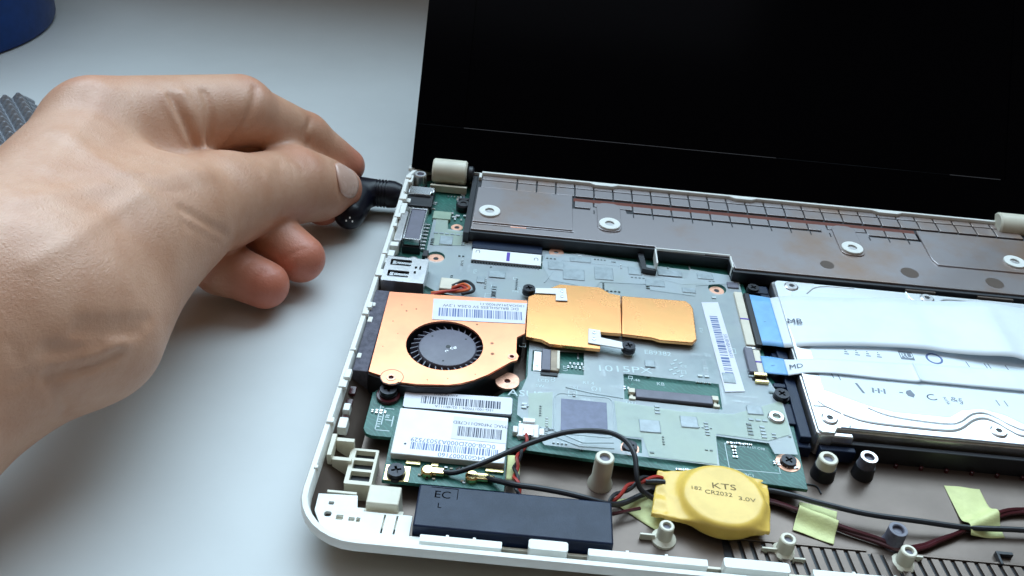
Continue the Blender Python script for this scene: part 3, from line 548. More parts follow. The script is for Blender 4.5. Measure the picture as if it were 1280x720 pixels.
# fan socket
k = B().box(21.6, 120, 8, 28.4, 126.6, 10.4).build('fan_socket', mCream, mb, .4); B().cyl(28, 122, 1.0, 8, 11, 14).build('socket_pin', mSilver, k)

# ================================================================== display cable plugged at the top of the board
dc = thing('display_cable', 'black taped flat cable with a white end strip under the battery bay', 'cable', (44, 148, 8))
B().prism([(30.6, 148), (56.6, 148), (56.8, 152.5), (48, 158), (42, 158), (30.4, 152.2)], 9.1, 9.9).build('tape_wrap', mSpeaker, dc, .2)
k = B().box(31, 140.6, 8.2, 56.5, 147.9, 9.6).build('end_strip', mCan, dc, .15)
B().box(43.7, 141.6, 9.6, 44.9, 147.3, 9.64).build('pen_mark', mPurple, k); text('∩', 33, 146, 9.64, 2.6, mInk, k); text('∩', 54.6, 144.5, 9.64, 2.6, mInk, k)
b = B()
for i in range(24): b.box(31.8 + i * 1.02, 138.9, 8.02, 32.35 + i * 1.02, 140.2, 9.1)
b.build('pin_row', mBlack, dc); B().box(31.2, 140.1, 8, 56.4, 140.6, 9.2).build('socket_edge', mBlack, dc)

# ================================================================== fan and heat spreader
fan = thing('cooling_fan', 'copper covered cooling fan with dark round rotor and flat heat plate', 'fan', (28, 90, 3.2))
cov = [(5.9, 111.6), (52.2, 114.0), (52.2, 96.2), (49.7, 93.8), (49.9, 86.2), (50.7, 84.6), (50.3, 82.5), (48.6, 81.6), (46.4, 79.3), (41.8, 74.5), (37.8, 71.4), (34, 69.4), (30.4, 68.2), (20.9, 67.2), (15.6, 67.4), (14.9, 66.6), (13.1, 66.1), (11.2, 66.7), (10.3, 68.3), (9.9, 69.6), (6.2, 70.8)]
low = [(5.9, 111.2), (51.8, 113.6), (51.8, 96), (49.4, 93.4), (49.6, 82.6), (46.0, 78.7), (41.5, 73.9), (37.6, 70.7), (30.4, 67.4), (20.9, 66.4), (16.4, 66.6), (9.8, 69.0), (6, 70.4)]
B().prism(low, 3.3, 12.2, holes=[circ(27.5, 86.6, 12.4, 40)]).build('fan_housing', mBlack, fan, .2)
B().prism(cov, 12.25, 13.0, holes=[circ(27.3, 86.5, 12.1, 56), circ(13.2, 69.0, .8, 14), circ(48.6, 83.9, .7, 14)]).build('copper_cover', mCopper, fan, .12)
B().ring(13.2, 69.0, .75, 1.5, 13.0, 13.12).build('ear_ring', mCopperE, fan); B().ring(48.6, 83.9, .7, 1.3, 13.0, 13.12).build('ear_ring', mCopperE, fan); B().ring(13.4, 69.2, 3.3, 3.5, 13.0, 13.06, 36).build('ear_groove', mMaroon, fan)
B().cyl(13.2, 69, .8, 11, 12.6, 12).build('ear_hole', mMaroon, fan); B().cyl(48.6, 83.9, .7, 11, 12.6, 12).build('ear_hole', mMaroon, fan)
B().prism(circ(27.5, 86.6, 12.35, 40), 3.4, 4.2).build('fan_bottom', mMaroon, fan)
hub = B().lathe(28.2, 86.9, [(9.2, 4.4), (9.3, 11.2), (8.9, 11.9), (8.2, 12.1), (0, 12.1)], 48).build('rotor_hub', mGrey, fan)
bl = B().box(8.9, -.16, 4.6, 11.7, .16, 11.2, rot=0); MEB = B(); MEB.add([(9.0, -.15, 4.6), (11.6, 1.05, 4.6), (11.6, 1.4, 4.6), (9.0, .2, 4.6), (9.0, -.15, 11.3), (11.6, 1.05, 11.0), (11.6, 1.4, 11.0), (9.0, .2, 11.3)], [(3, 2, 1, 0), (4, 5, 6, 7), (0, 1, 5, 4), (1, 2, 6, 5), (2, 3, 7, 6), (3, 0, 4, 7)])
ME_BL = MEB.mesh('fan_blade', mGrey)
for i in range(30): shared(ME_BL, 'fan_blade', fan, (28.2, 86.9, 0), 2 * math.pi * i / 30)
b = B()
for a, q in ((140, 7), (40, 7), (265, 7)): b.cyl(28.2 + q * math.cos(math.radians(a)), 86.9 + q * math.sin(math.radians(a)), .35, 12.05, 12.14, 12)
b.cyl(28.4, 86.9, .8, 12.05, 12.14, 16); b.build('hub_dimple', mBlack, hub)
text('ce', 30, 86.6, 12.15, 2.4, mTin, hub, 20); text('c', 28.2, 84.8, 12.15, 2.2, mTin, hub, -40)
B().box(1.2, 71, 4, 5.8, 112.4, 12.7).build('foam_strip', mDark, fan, .25)
# dust pits on the copper
b = B(); r = random.Random(5)
for x, y, q in ((11, 105, .25), (13, 102, .35), (9.5, 96, .25), (16, 103.5, .3), (42, 89.5, .55), (42.5, 84.4, .6), (22, 101, .3), (36.5, 98.4, .4), (38, 74, .2), (30, 71, .2), (24, 69.5, .2), (12, 90, .2), (8.4, 83, .2)): b.lathe(x, y, [(q, 13.0), (q * .8, 13.06), (0, 13.08)], 12)
b.build('dust_spots', M('tarnish', (.35, .17, .10), .6, metal=.4), fan)
sp = B().prism([(52.4, 114.2), (52.6, 118.2), (63.1, 127.1), (77.5, 127.6), (80.8, 124.7), (84.6, 123.9), (84.0, 102.5), (77.0, 102.4), (76.7, 93.4), (60.4, 93.6), (57.8, 95.4), (52.6, 96.2)], 10.4, 11.7).build('heat_plate', mCopperY, fan, .15)
B().prism([(84.8, 123.9), (107.4, 124.6), (109.0, 122.6), (109.6, 120.4), (109.0, 103.4), (107.4, 101.2), (96.6, 101.0), (94.0, 101.9), (84.2, 102.4)], 10.4, 11.7).build('heat_plate', mCopperY, fan, .3)
b = B(); b.prism([(62, 113), (74, 113), (74, 100), (62, 100)], 8.1, 10.3); b.prism([(88, 120), (105, 120), (105, 106), (88, 106)], 8.1, 10.3); b.prism([(53.5, 98), (60, 98), (60, 112), (53.5, 112)], 9.05, 10.3); b.build('plate_core', mMaroon, fan)
for pts, sx_, sy_, dots in (([(54.8, 122.9), (65.4, 124.4), (66, 117.2), (62, 116.9), (62, 120.6), (54.8, 120.0)], 52.6, 122.2, ((64, 122.4), (64.1, 119.4))), ([(73, 103), (76.9, 102.6), (77, 98.9), (83.8, 97.6), (84.2, 94.3), (72.8, 95.5)], 86, 95.8, ((74.8, 100.9), (74.7, 97.6)))):
    k = B().prism(pts, 11.75, 12.2).build('spring_arm', mCan, fan, .12)
    for x, y in dots: B().lathe(x, y, [(.62, 12.2), (.55, 12.5), (.2, 12.55), (0, 12.4)], 14).build('rivet', mTin, k)
    screw(fan, sx_, sy_, 12.0, 1.0, .3); B().cyl(sx_, sy_, 1.6, 8.1, 11.2).build('screw_spring', mTin, fan)
st = B().add([(20.9, 109.9, 13.02), (21.8, 98.7, 13.02), (52.0, 101.0, 13.02), (52.2, 112.2, 13.02), (20.9, 109.9, 13.14), (21.8, 98.7, 13.14), (52.0, 101.0, 13.14), (52.2, 112.2, 13.14)], [(3, 2, 1, 0), (4, 5, 6, 7), (0, 1, 5, 4), (1, 2, 6, 5), (2, 3, 7, 6), (3, 0, 4, 7)]).build('barcode_label', mPaper, fan)
bc = barcode(-14, -2.4, 14, 2.0, 0, mInkBlue, st, 44, 'x', 9); bc.location = (37.4 * S, 104.2 * S, 13.16 * S); bc.rotation_euler = (0, 0, math.radians(4))
text('DC BRUSHLESS 5V 0.25A 1.2W', 37, 107.7, 13.16, 1.9, mInk, st, 184); text('13GOA291AM020-11', 44, 110, 13.16, 1.7, mInk, st, 184)
B().tube([(26, 122, 10.4), (30, 124, 11.4), (33, 121.4, 12), (33.6, 117, 12.6), (30, 114.4, 12.8)], .55, smooth=6).build('black_wire', mBlack, fan)
B().tube([(26, 121, 10.2), (30, 121.6, 11.8), (32.2, 118.4, 12.6), (30, 115.6, 13.2), (24, 114.4, 13.2), (19.6, 113.6, 12.6)], .55, smooth=6).build('orange_wire', mOrange, fan)
B().tube([(26, 120, 10.2), (29, 120, 12), (31, 117.4, 12.9), (28, 115.2, 13.6), (23, 113.4, 13.4), (19.8, 112.6, 12.4)], .5, smooth=6).build('red_wire', mRed, fan)
# copper foot showing beside the fan
B().prism(rrect(44.2, 73.0, 51.6, 80.6, 3.4), 8.6, 9.3, holes=[circ(47.9, 76.6, .95, 16)]).build('mounting_ear', mCopperE, fan, .1); B().cyl(47.9, 76.6, 1.3, 8.2, 8.7, 14).build('ear_hole', mMaroon, fan)

# ================================================================== wireless card
wf = thing('wireless_card', 'small wireless card with white shield and barcode labels below the fan', 'circuit card', (33, 50, 7))
B().box(16.4, 33, 7, 49.6, 60, 8.2).build('card_board', mPcb, wf, .1)
can = B().box(17.5, 41, 8.2, 49.1, 59.2, 10.5).build('shield_can', mCan, wf, .25)
l1 = B().box(33.4, 48.6, 10.51, 49.0, 57.6, 10.6).build('barcode_label', mPaper, can)
barcode(35, 49.9, 48, 53.8, 10.62, mInk, l1, 28, 'x', 21); text('ETMAC 74F06D11C7ED', 42, 55.3, 10.62, 1.7, mInk, l1, 180)
text('0C08-002D000A35037529', 34.2, 47.0, 10.53, 2.3, mInkBlue, can, 180, sx=.95); barcode(22.6, 43.3, 47.2, 45.9, 10.53, mInkBlue, can, 40, 'x', 8); text('04G030007160', 37, 42.2, 10.53, 2.1, mInkBlue, can, 180); B().cyl(21.0, 45, .35, 10.5, 10.54, 12).build('printed_dot', mInk, can)
B().box(18, 60.4, 7.4, 50, 68.2, 9.8).build('card_bracket', mBlack, wf, .3)
l2 = B().prism([(18.6, 60.2), (49.6, 61.2), (50, 61.8), (49.9, 68.0), (49.3, 68.5), (18.2, 66.9), (17.8, 66.3), (18, 60.7)], 9.85, 10.0).build('barcode_label', mPaper, wf)
bc = barcode(-12, -1.6, 12, 1.6, 0, mInk, l2, 40, 'x', 33); bc.location = (35 * S, 64.3 * S, 10.02 * S); bc.rotation_euler = (0, 0, math.radians(1.5))
text('AW-NE785H', 30, 67.0, 10.02, 1.3, mInk, l2, 181.5); text('15G-1001TF004-1 02/48/111A', 36, 62.0, 10.02, 1.4, mInk, l2, 181.5)
screw(wf, 12.9, 66, 10.6, 1.2, .2); B().ring(12.9, 65.8, 2.0, 3.6, 8.0, 9.2).build('screw_collar', mMaroon, wf); screw(wf, 20.0, 35.4, 9.6, 1.15, .3)
B().box(16.8, 33, 8.2, 23.6, 38.6, 8.5).build('gold_pad', mGold, wf, .1)
b = B()
for x, l in ((24, 4), (30, 2), (46.5, 5)): b.box(x - l / 2, 39.2, 8.2, x + l / 2, 40.4, 8.9)
b.build('solder_row', mGold, wf, .1)
for x, y in ((29.6, 36.9), (41.8, 36.4)):
    k = B().lathe(x - 1.2, y, [(1.9, 8.2), (1.9, 9.6), (1.4, 10.0), (0, 10.0)], 20).build('antenna_socket', mGold, wf)
    b = B(); b.box(x - 2.6, y - 1.2, 8.6, x + 3.4, y + 1.2, 9.9); b.box(x + 3.2, y - .8, 8.7, x + 5.0, y + .8, 9.7); b.build('antenna_clip', mGold, k, .35)
b = B(); r = random.Random(2)
for _ in range(22): x, y = r.uniform(24, 49), r.uniform(33.6, 40); b.box(x - .4, y - .25, 8.2, x + .4, y + .25, 8.6, r.choice((0, 1, 2)))
o = b.build('soldered_components', [mCap, mTin, mBlack], wf, smooth=False); o['kind'] = 'stuff'

mEngr = M('engraving', (.0015, .0015, .003), .9, spec=.03)
# ================================================================== speaker box
spk = thing('speaker', 'black rectangular speaker box marked EC on the front edge of the laptop', 'speaker', (52, 22, 3.1))
bdy = B().box(27, 14.6, 3.2, 78.2, 29.0, 13.0, tap=.25).build('speaker_box', mSpeaker, spk, .5)
text('EC', 33.6, 25.6, 13.02, 3.4, mEngr, bdy, sx=1.1); text('L', 33.2, 22.0, 13.02, 2.4, mEngr, bdy)
b = B(); b.box(30.4, 27.9, 12.98, 37.6, 28.1, 13.03); b.box(37.4, 24.5, 12.98, 37.6, 27.9, 13.03); b.build('engraved_frame', mEngr, bdy)
def twist(name, path, mats, parent, r=.5, turns=.45, sep=.55, names=('red_wire', 'black_wire')):
    P_ = spline(path, 10); L_ = 0; out = [[], []]
    for i, p in enumerate(P_):
        t = (P_[min(i + 1, len(P_) - 1)] - P_[max(i - 1, 0)]).normalized(); a = t.cross(Vector((0, 0, 1))).normalized(); c = a.cross(t)
        if i: L_ += (p - P_[i - 1]).length
        for k in (0, 1): an = L_ * turns * 2 * math.pi / 3 + k * math.pi; out[k].append(p + a * sep * math.cos(an) + c * sep * math.sin(an))
    for k in (0, 1): B().tube(out[k], r, 8, smooth=0).build(names[k], mats[k], parent)
twist('speaker_lead', [(55.2, 54, 9.6), (54.6, 51, 9.6), (53, 46, 9), (52.2, 40, 9), (53, 34, 10), (54, 29, 9)], (mRed, mBlack), spk, turns=.35)

# ================================================================== coin battery in yellow wrap, with twisted lead
cb = thing('coin_battery', 'round coin battery shrink-wrapped in yellow plastic with printed lettering', 'battery', (109, 37, 3.2))
poly = np.array([(89.9, 31.6), (92.6, 46.6), (100, 46.9), (116, 47), (123.4, 46.2), (120.9, 28.2), (112, 28), (97, 29.6)], np.float32)
def wrap_sdf(p):
    q = np.sqrt((p[:, 0] - 109.4) ** 2 + (p[:, 1] - 37.4) ** 2); dr = q - 9.8; dz = np.abs(p[:, 2] - 7.5) - 1.7
    disc = np.minimum(np.maximum(dr, dz), 0) + np.sqrt(np.maximum(dr, 0) ** 2 + np.maximum(dz, 0) ** 2) - 1.3
    d = np.full(len(p), 1e9, np.float32); s_ = np.ones(len(p), np.float32); x, y = p[:, 0], p[:, 1]
    for i in range(len(poly)):
        a, b_ = poly[i], poly[i - 1]; e = b_ - a; wx, wy = x - a[0], y - a[1]; t = np.clip((wx * e[0] + wy * e[1]) / (e @ e), 0, 1)
        d = np.minimum(d, (wx - e[0] * t) ** 2 + (wy - e[1] * t) ** 2)
        c1, c2, c3 = y >= a[1], y < b_[1], e[0] * wy > e[1] * wx
        s_ = np.where((c1 & c2 & c3) | (~c1 & ~c2 & ~c3), -s_, s_)
    d2 = s_ * np.sqrt(d); dz2 = np.abs(p[:, 2] - 7.8 + .004 * (x - 109) ** 2 - .2 * np.sin(y * 1.1) * (np.abs(x - 106) > 12)) - .55
    slab = np.minimum(np.maximum(d2, dz2), 0) + np.sqrt(np.maximum(d2, 0) ** 2 + np.maximum(dz2, 0) ** 2) - .25
    wr_ = .10 * np.sin(1.3 * p[:, 0] + 2.1 * np.sin(.5 * p[:, 1])) * np.exp(-((np.abs(p[:, 0] - 107) - 14) / 4) ** 2)
    return smin(disc, slab, 3.6) + wr_
V, F = surface_nets(wrap_sdf, (86, 22, 3), (127, 52, 13), .35, 4.0)
wr = bpy.data.objects.new('yellow_wrap', nets_mesh('yellow_wrap', V, F, mYellow)); link(wr, cb)
def on_wrap(x, y, hw):
    q = np.array([(x + hw * t, y, 14.0) for t in (-1, -.5, 0, .5, 1)], np.float32)
    for _ in range(40): q[:, 2] -= wrap_sdf(q) * .8
    return float(q[:, 2].max()) + .05
for t_, x, y, z_, a, sx_, hw in (('KTS', 109.6, 40.0, 2.9, -1, 1.4, 3.4), ('182', 101.8, 38.6, 1.7, -3, 1.3, 1.3), ('CR2032', 107.8, 37.4, 2.0, -4, 1.15, 3.2), ('3.0V', 115.4, 36.2, 1.9, -4, 1.4, 2)):
    text(t_, x, y, on_wrap(x, y, hw), z_, mInkBrown, cb, a, sx=sx_)
twist('battery_lead', [(93.6, 43.4, 7.6), (89, 43, 8), (85, 40.6, 7.4), (80.5, 36.8, 6.6), (77, 34, 5.4), (72, 31.6, 4.6), (66, 32, 4.4)], (mRed, mBlack), cb, .55, .30, .6)
B().tube([(94, 42.4, 7.6), (91.6, 42.2, 7.8), (88.6, 42, 7.6)], .9, 10, smooth=4).build('black_sleeve', mBlack, cb)
B().tube([(78, 30.2, 6.2), (81, 31.4, 6), (84, 32.8, 5.8), (87, 34, 5.6)], .5, 8).build('maroon_wire', mMaroon, cb)

# ================================================================== antenna cables
grp = 'antenna cables of the wireless card'
a1 = B().tube([(32.6, 36.9, 9.3), (36, 36.6, 10), (41, 37.6, 12), (47, 40.4, 13.6), (55.2, 46.8, 13.2), (66, 52.6, 13.4), (76.2, 53.9, 13.8), (82, 51.3, 14), (84.8, 46.4, 13.4), (85.6, 40.6, 11), (86.8, 38.4, 8.6), (90, 37.6, 6.6), (94, 37, 5)], .75, 10).build('antenna_cable', mBlack); a1['label'] = 'black antenna cable arching up over the board beside the screw post'; a1['category'] = 'cable'; a1['group'] = grp
a2 = B().tube([(44.6, 36.2, 9.3), (48, 34.6, 10.4), (52, 32, 12.4), (58, 30.6, 13.6), (65, 30.2, 13.2), (71, 29.8, 12.4), (77, 30.6, 10), (82, 34, 7), (90, 41, 4.6), (100, 45, 4.2), (112, 45.4, 4.4), (122, 44.6, 6.2), (130, 43.2, 6.6), (137, 41.4, 6.6), (150, 38.9, 6.6), (164, 38.1, 6.6), (178, 38.3, 5.6), (194, 39.5, 5.4), (215, 40, 5)], .8, 10).build('antenna_cable', mBlack); a2['label'] = 'long black antenna cable running along the speaker and across the bare floor'; a2['category'] = 'cable'; a2['group'] = grp
mw = thing('microphone_wire', 'glossy maroon twisted wire pair curving across the floor past the tapes', 'wire', (159, 32, 3.2))
twist('microphone_wire', [(120, 42.6, 4.4), (125, 41.9, 4.6), (131.4, 39.4, 4.8), (143.1, 34.4, 4.6), (151, 32.0, 4.4), (158, 29.8, 4.2), (164, 31.2, 4.2), (169, 33.8, 4.2), (178.7, 38.7, 4.4), (189.4, 45.0, 4.4), (198, 47.6, 4.4), (215, 49, 4.4)], (mMaroon, mMaroon), mw, .66, .035, .5, ('maroon_wire', 'maroon_wire'))

# ================================================================== pieces of tape
def tape(pts, z, lab, bulge=None, nx=10, ny=10):
    b = B(); (a, b_, c, d) = [Vector((*p, 0)) for p in pts]; vs = []; fs = []
    for i in range(nx + 1):
        for j in range(ny + 1):
            s_, t = i / nx, j / ny; p = a * (1 - s_) * (1 - t) + b_ * s_ * (1 - t) + c * s_ * t + d * (1 - s_) * t
            h = z + (.12 * math.sin(7 * s_ + 5 * t))
            for q, hh, wd in (bulge or ()):
                dd = min((p - Vector((*q[k], 0)) - (Vector((*q[k + 1], 0)) - Vector((*q[k], 0))) * max(0, min(1, (p - Vector((*q[k], 0))).dot(Vector((*q[k + 1], 0)) - Vector((*q[k], 0))) / (Vector((*q[k + 1], 0)) - Vector((*q[k], 0))).length_squared))).length for k in range(len(q) - 1))
                h += hh * math.exp(-(dd / wd) ** 2)
            vs.append((p.x, p.y, h))
    for i in range(nx):
        for j in range(ny): q = i * (ny + 1) + j; fs.append((q, q + ny + 1, q + ny + 2, q + 1))
    o = b.add(vs, fs).build('tape_piece', mTape); md = o.modifiers.new('thickness', 'SOLIDIFY'); md.thickness = .12 * S
    o['label'] = lab; o['category'] = 'tape'; o['group'] = 'strips of masking tape holding the wires'; return o
tape([(79.2, 37.6), (91.2, 28.8), (98.6, 34.6), (93, 41.6)], 3.4, 'pale yellow tape strip sticking out from under the coin battery')
tape([(129.2, 33.4), (139.6, 29.6), (143.4, 41.6), (133.2, 44.0)], 3.4, 'pale yellow tape strip over the maroon wire right of the coin battery', [(((124.5, 42.1), (131.4, 39.5), (143.1, 34.4), (152.4, 32.3)), 3.0, 2.2)], 36, 36)
tape([(178.9, 36.6), (189.3, 37.8), (188.7, 55.6), (178.3, 55.8)], 3.3, 'pale green-yellow tape strip on the floor near the right edge', [(((168.8, 34.2), (178.7, 38.7), (189.4, 45.1), (198.1, 47.9)), 3.0, 2.2)], 36, 36)
tape([(49.9, 37.4), (53.4, 37.6), (53.4, 46.6), (49.8, 46.6)], 8.1, 'small yellow tape bit between wireless card and red wire')

# ================================================================== hard drive
hd = thing('hard_drive', 'bright silver hard drive lying under the white ribbon cables', 'hard drive', (190, 102, 3.2))
body = [(140, 140.6), (141, 141.2), (240, 141.2), (240, 65.2), (146, 65.2), (145, 62.8), (141, 62.8), (140, 64)]
B().prism(body, 4, 12.2).build('drive_body', mTin, hd, .4)
B().prism([(140.6, 139.6), (142, 141), (239.4, 141), (239.4, 65.5), (146.5, 65.5), (145.4, 63.4), (141, 63.4), (140.5, 64.2)], 12.2, 13.0).build('drive_cover', mHdd, hd, .35)
def rtube(pts, r, z, name='cover_ridge', m_=mHdd): B().tube([(x, y, z) for x, y in pts], r, 8).build(name, m_, hd)
rtube([(143, 77), (146, 74.2), (152, 70.8), (158, 69.2), (170, 68.8), (180.2, 68.9), (184.8, 70.4), (190, 74.6), (194, 76), (197.5, 74.6), (200.5, 71.6), (204, 69.6), (215, 69)], .5, 12.95)
rtube([(158, 76), (163, 73.4), (170, 72.2), (181.1, 71.8), (185.5, 73.2), (190.4, 77.2), (194.5, 78.4), (198, 77), (201.5, 74), (206, 72), (216, 71.6)], .4, 12.98)
rtube([(151.5, 134), (155, 138), (160, 139.9), (170, 140.2)], .25, 13.0, m_=mTin); rtube([(189, 141), (190, 136.6), (194, 134.6), (199, 135.4), (201.6, 138.2), (207, 139), (218, 138.6)], .35, 13.0)
rtube([(141, 74.4), (145, 74.4), (148.6, 72.6), (150.4, 67.8), (150, 65.8)], .25, 13.0, m_=mTin); rtube([(147.5, 65.9), (165, 65.9), (238, 66)], .3, 12.9, m_=mGrey)
for x, y in ((146.6, 137.6), (195.8, 138.2), (144.8, 69.2), (196.2, 70.6)):
    k = B().lathe(x, y, [(2.5, 12.9), (2.5, 13.3), (2.1, 13.6), (1.0, 13.6), (.9, 13.2), (0, 13.2)], 24).build('drive_screw', mTin, hd); B().cyl(x, y, .85, 13.15, 13.3, 6).build('screw_socket', mBlack, k)
lab = B().prism([(146, 134), (148, 135.6), (188, 135.6), (190, 133.6), (226, 133.6), (226, 74.8), (206, 75), (201, 78.6), (194.5, 80.4), (188, 78.8), (183, 75), (166, 75), (158, 77), (146, 82.4)], 13.0, 13.06).build('drive_label', mHddL, hd)
b = B(); b.keep = True
def pr(poly_, z=13.09): b.add([(x, y, z) for x, y in poly_], [tuple(range(len(poly_)))])
pr([(158.2, 82.4), (159, 82.4), (157.6, 87), (156.8, 87)]); pr([(172.6, 83.2), (174.2, 82.6), (175.0, 84.0), (174.2, 86.2), (172.8, 85.6), (172.2, 84.4)]); pr([(170.2, 84.2), (171.4, 84.2), (171.4, 84.7), (170.2, 84.7)])
for i in range(5): pr([(161.4 + .9 * i, 83.2 + (i % 2)), (162 + .9 * i, 83 + (i % 2)), (162.4 + .9 * i, 85.4 - (i % 2)), (161.8 + .9 * i, 85.6 - (i % 2))])
pr([(175.8, 101.4), (180.4, 101.4), (180.4, 105.8), (175.8, 105.8)])
for i in range(4):
    for k in range(3): pr([(157 + 3.6 * i + .3 * k, 101.2 + 1.1 * k), (158.6 + 3.6 * i - .3 * k, 101.2 + 1.1 * k), (158.6 + 3.6 * i - .3 * k, 101.7 + 1.1 * k), (157 + 3.6 * i + .3 * k, 101.7 + 1.1 * k)])
for x in (198, 204, 205.2, 211): pr([(x, 100), (x + .35, 100), (x - .1, 103.4), (x - .45, 103.4)])
for x, y in ((201, 84), (203.6, 84), (150.4, 89.6), (152.4, 89)): pr([(x, y - 1.3), (x + .35, y - 1.3), (x, y + 1.3), (x - .35, y + 1.3)])
o = b.build('printed_marks', mInkGrey, lab, smooth=False); o['kind'] = 'stuff'
B().ring(187.3, 103.4, 2.1, 2.8, 13.07, 13.09, 30).build('printed_ring', mInkBlue, lab); text('RU', 178.1, 103.5, 13.1, 3.4, mHddL, lab); text('C', 180, 83.4, 13.09, 4.0, mInk, lab, 12, sx=1.2); text('&§', 187.9, 83.4, 13.09, 3.2, mInkGrey, lab, -8, sx=1.2); text('N156', 184.4, 82.6, 13.09, 1.5, mInk, lab, -80)
text('S/N 7BKP', 215, 82, 13.09, 2.2, mInkGrey, lab, -5)
# black mounting frame left of the drive
b = B(); b.box(131.6, 62, 3.2, 139.6, 141, 7.2); b.build('drive_frame', mSpeaker, hd, .3)
b = B(); b.box(136, 64, 7.2, 139.4, 140.5, 9.6); b.box(133, 70, 7.2, 139.4, 79, 8.8); b.box(132, 86, 7.2, 136, 88, 9.2); b.box(133, 136, 7.2, 139, 140.6, 10); b.box(134.5, 98.4, 7.2, 139.4, 104, 8.6); b.box(141.5, 60.4, 4, 152, 62.6, 8.6); b.build('frame_step', mSpeaker, hd, .3)
B().box(140.5, 62.9, 8.6, 151, 64.8, 12.0).build('frame_tab', mTin, hd, .4)
screw(hd, 133.6, 138.2, 10.3, 1.0, .5); B().cyl(133.6, 138.2, 2.2, 7.2, 9.6).build('screw_seat', mBlack, hd); screw(hd, 133.4, 81.4, 10.2, 1.1, .7); B().cyl(133.4, 81.4, 2.5, 7.2, 9.2).build('screw_seat', mBlack, hd)
B().lathe(130.1, 71.6, [(2.6, 7.5), (2.6, 9.6), (2.2, 10), (1.3, 10), (1.1, 9), (0, 9)], 24).build('frame_eyelet', mTin, hd)

# ================================================================== ribbon cables
def ribbon(stations, name, parent, mat, label=None, k=8):
    up = spline([(x, y1, z1) for x, y0, z0, y1, z1 in stations], k); dn = spline([(x, y0, z0) for x, y0, z0, y1, z1 in stations], k); vs = []; fs = []; m = 8
    for a, c in zip(dn, up): vs += [a + (c - a) * (j / m) + Vector((0, 0, .0)) for j in range(m + 1)]
    for i in range(len(up) - 1):
        for j in range(m): q = i * (m + 1) + j; fs.append((q, q + m + 1, q + m + 2, q + 1))
    o = B().add(vs, fs).build(name, mat, parent); md = o.modifiers.new('thickness', 'SOLIDIFY'); md.thickness = .15 * S; return o
r1 = thing('ribbon_cable', 'wide white ribbon cable marked MB with a blue end across the hard drive', 'ribbon cable', (180, 118, 9), 'flat white ribbon cables')
ribbon([(131, 105.4, 10.2, 134.0, 10.2), (134.6, 104.9, 10.7, 133.0, 10.7), (138.0, 103.6, 11.6, 131.2, 11.6)], 'blue_end', r1, mFfcB, k=5)
rw = ribbon([(138.0, 103.6, 11.6, 131.2, 11.6), (141, 102.8, 12.8, 130.6, 13.0), (146, 102.8, 13.9, 131.0, 13.9), (158, 104.4, 14.2, 131.4, 14.2), (172, 105.8, 14.3, 133.0, 14.5), (184, 105.8, 14.8, 133.9, 15.1), (192, 105.4, 14.6, 134.0, 14.8), (202, 104.6, 15.4, 134.2, 15.6), (212, 104.2, 16.4, 134.2, 16.6), (220, 103.8, 15.2, 134.6, 16.0), (240, 103, 14.4, 134, 14.6)], 'white_strip', r1, mFfc)
text('MB', 143.2, 115.4, 14.0, 4.2, mInk, rw, -4, sx=.9).rotation_euler = (0, -.16, math.radians(-4)); text('/', 134.6, 118, 10.85, 2.4, mInk, r1, -60)
r2 = thing('ribbon_cable', 'narrow white ribbon cable marked MD with a blue end, nearer the front', 'ribbon cable', (180, 94, 9), 'flat white ribbon cables')
ribbon([(129.8, 91.2, 10, 99.8, 10), (133.5, 90.8, 10.3, 99.4, 10.3), (136.8, 89.8, 11.2, 97.8, 11.2)], 'blue_end', r2, mFfcB, k=5)
rw2 = ribbon([(136.8, 89.8, 11.2, 97.8, 11.2), (139.4, 89.5, 12.4, 96.6, 12.4), (143, 89.4, 13.5, 96.4, 13.5), (152, 89.8, 13.9, 97.0, 13.9), (165, 89.6, 13.8, 97.9, 13.8), (176.6, 89.6, 13.8, 98.6, 13.8), (178.4, 89.8, 14.5, 98.8, 14.5), (180.2, 90, 13.9, 98.8, 13.9), (195, 90, 13.9, 99.2, 14.2), (215, 90, 14, 99.6, 14.4), (240, 90, 14, 100, 14)], 'white_strip', r2, mFfc)
text('MD', 139.6, 93.0, 12.7, 2.9, mInk, rw2, -2, sx=1.0).rotation_euler = (0, -.3, math.radians(-2)); text('/', 133, 95, 10.5, 2, mInk, r2, -60)
text('MD', 229, 130, 15.2, 2.9, mInk, rw, -30)

# ================================================================== power plug
pl = thing('power_plug', 'black elbow power plug pushed into the left side of the laptop', 'plug', (-16, 172, 3))
b = B()
def xl(prof, y, z, n=28):
    vs = []; fs = []; k = len(prof)
    for i in range(n):
        a = 2 * math.pi * i / n; vs += [(x, y + r_ * math.cos(a), z + r_ * math.sin(a)) for x, r_ in prof]
    for i in range(n):
        j = (i + 1) % n
        for t in range(k - 1): fs.append((i * k + t, i * k + t + 1, j * k + t + 1, j * k + t))
    b.add(vs, fs)
prof = [(-17, 0), (-17, 5.6)]
for i in range(5): x = -12.2 + i * 1.3; prof += [(x, 5.6), (x + .1, 5.15), (x + .6, 5.15), (x + .7, 5.6)]
prof += [(-3.4, 5.4), (-1.6, 4.6), (-.9, 4.4), (-.9, 0)]
xl(prof, 182.4, 8.8); b.build('plug_barrel', mPlug, pl)
def plug_sdf(p):
    d = smin(cone(p, (-17.2, 179.5, 8.8), (-18.2, 164.5, 8.8), 6.5, 5.9), cone(p, (-16, 182.4, 8.8), (-12.5, 182.4, 8.8), 5.8, 5.6), 2)
    q = (p[:, 1] - 157.6); return smin(np.maximum(d, -q - .6), d + 1.2, .3) if False else d
V, F = surface_nets(plug_sdf, (-28, 153, 0), (-8, 192, 18), .6, 5); k = bpy.data.objects.new('plug_body', nets_mesh('plug_body', V, F, mPlug)); link(k, pl)
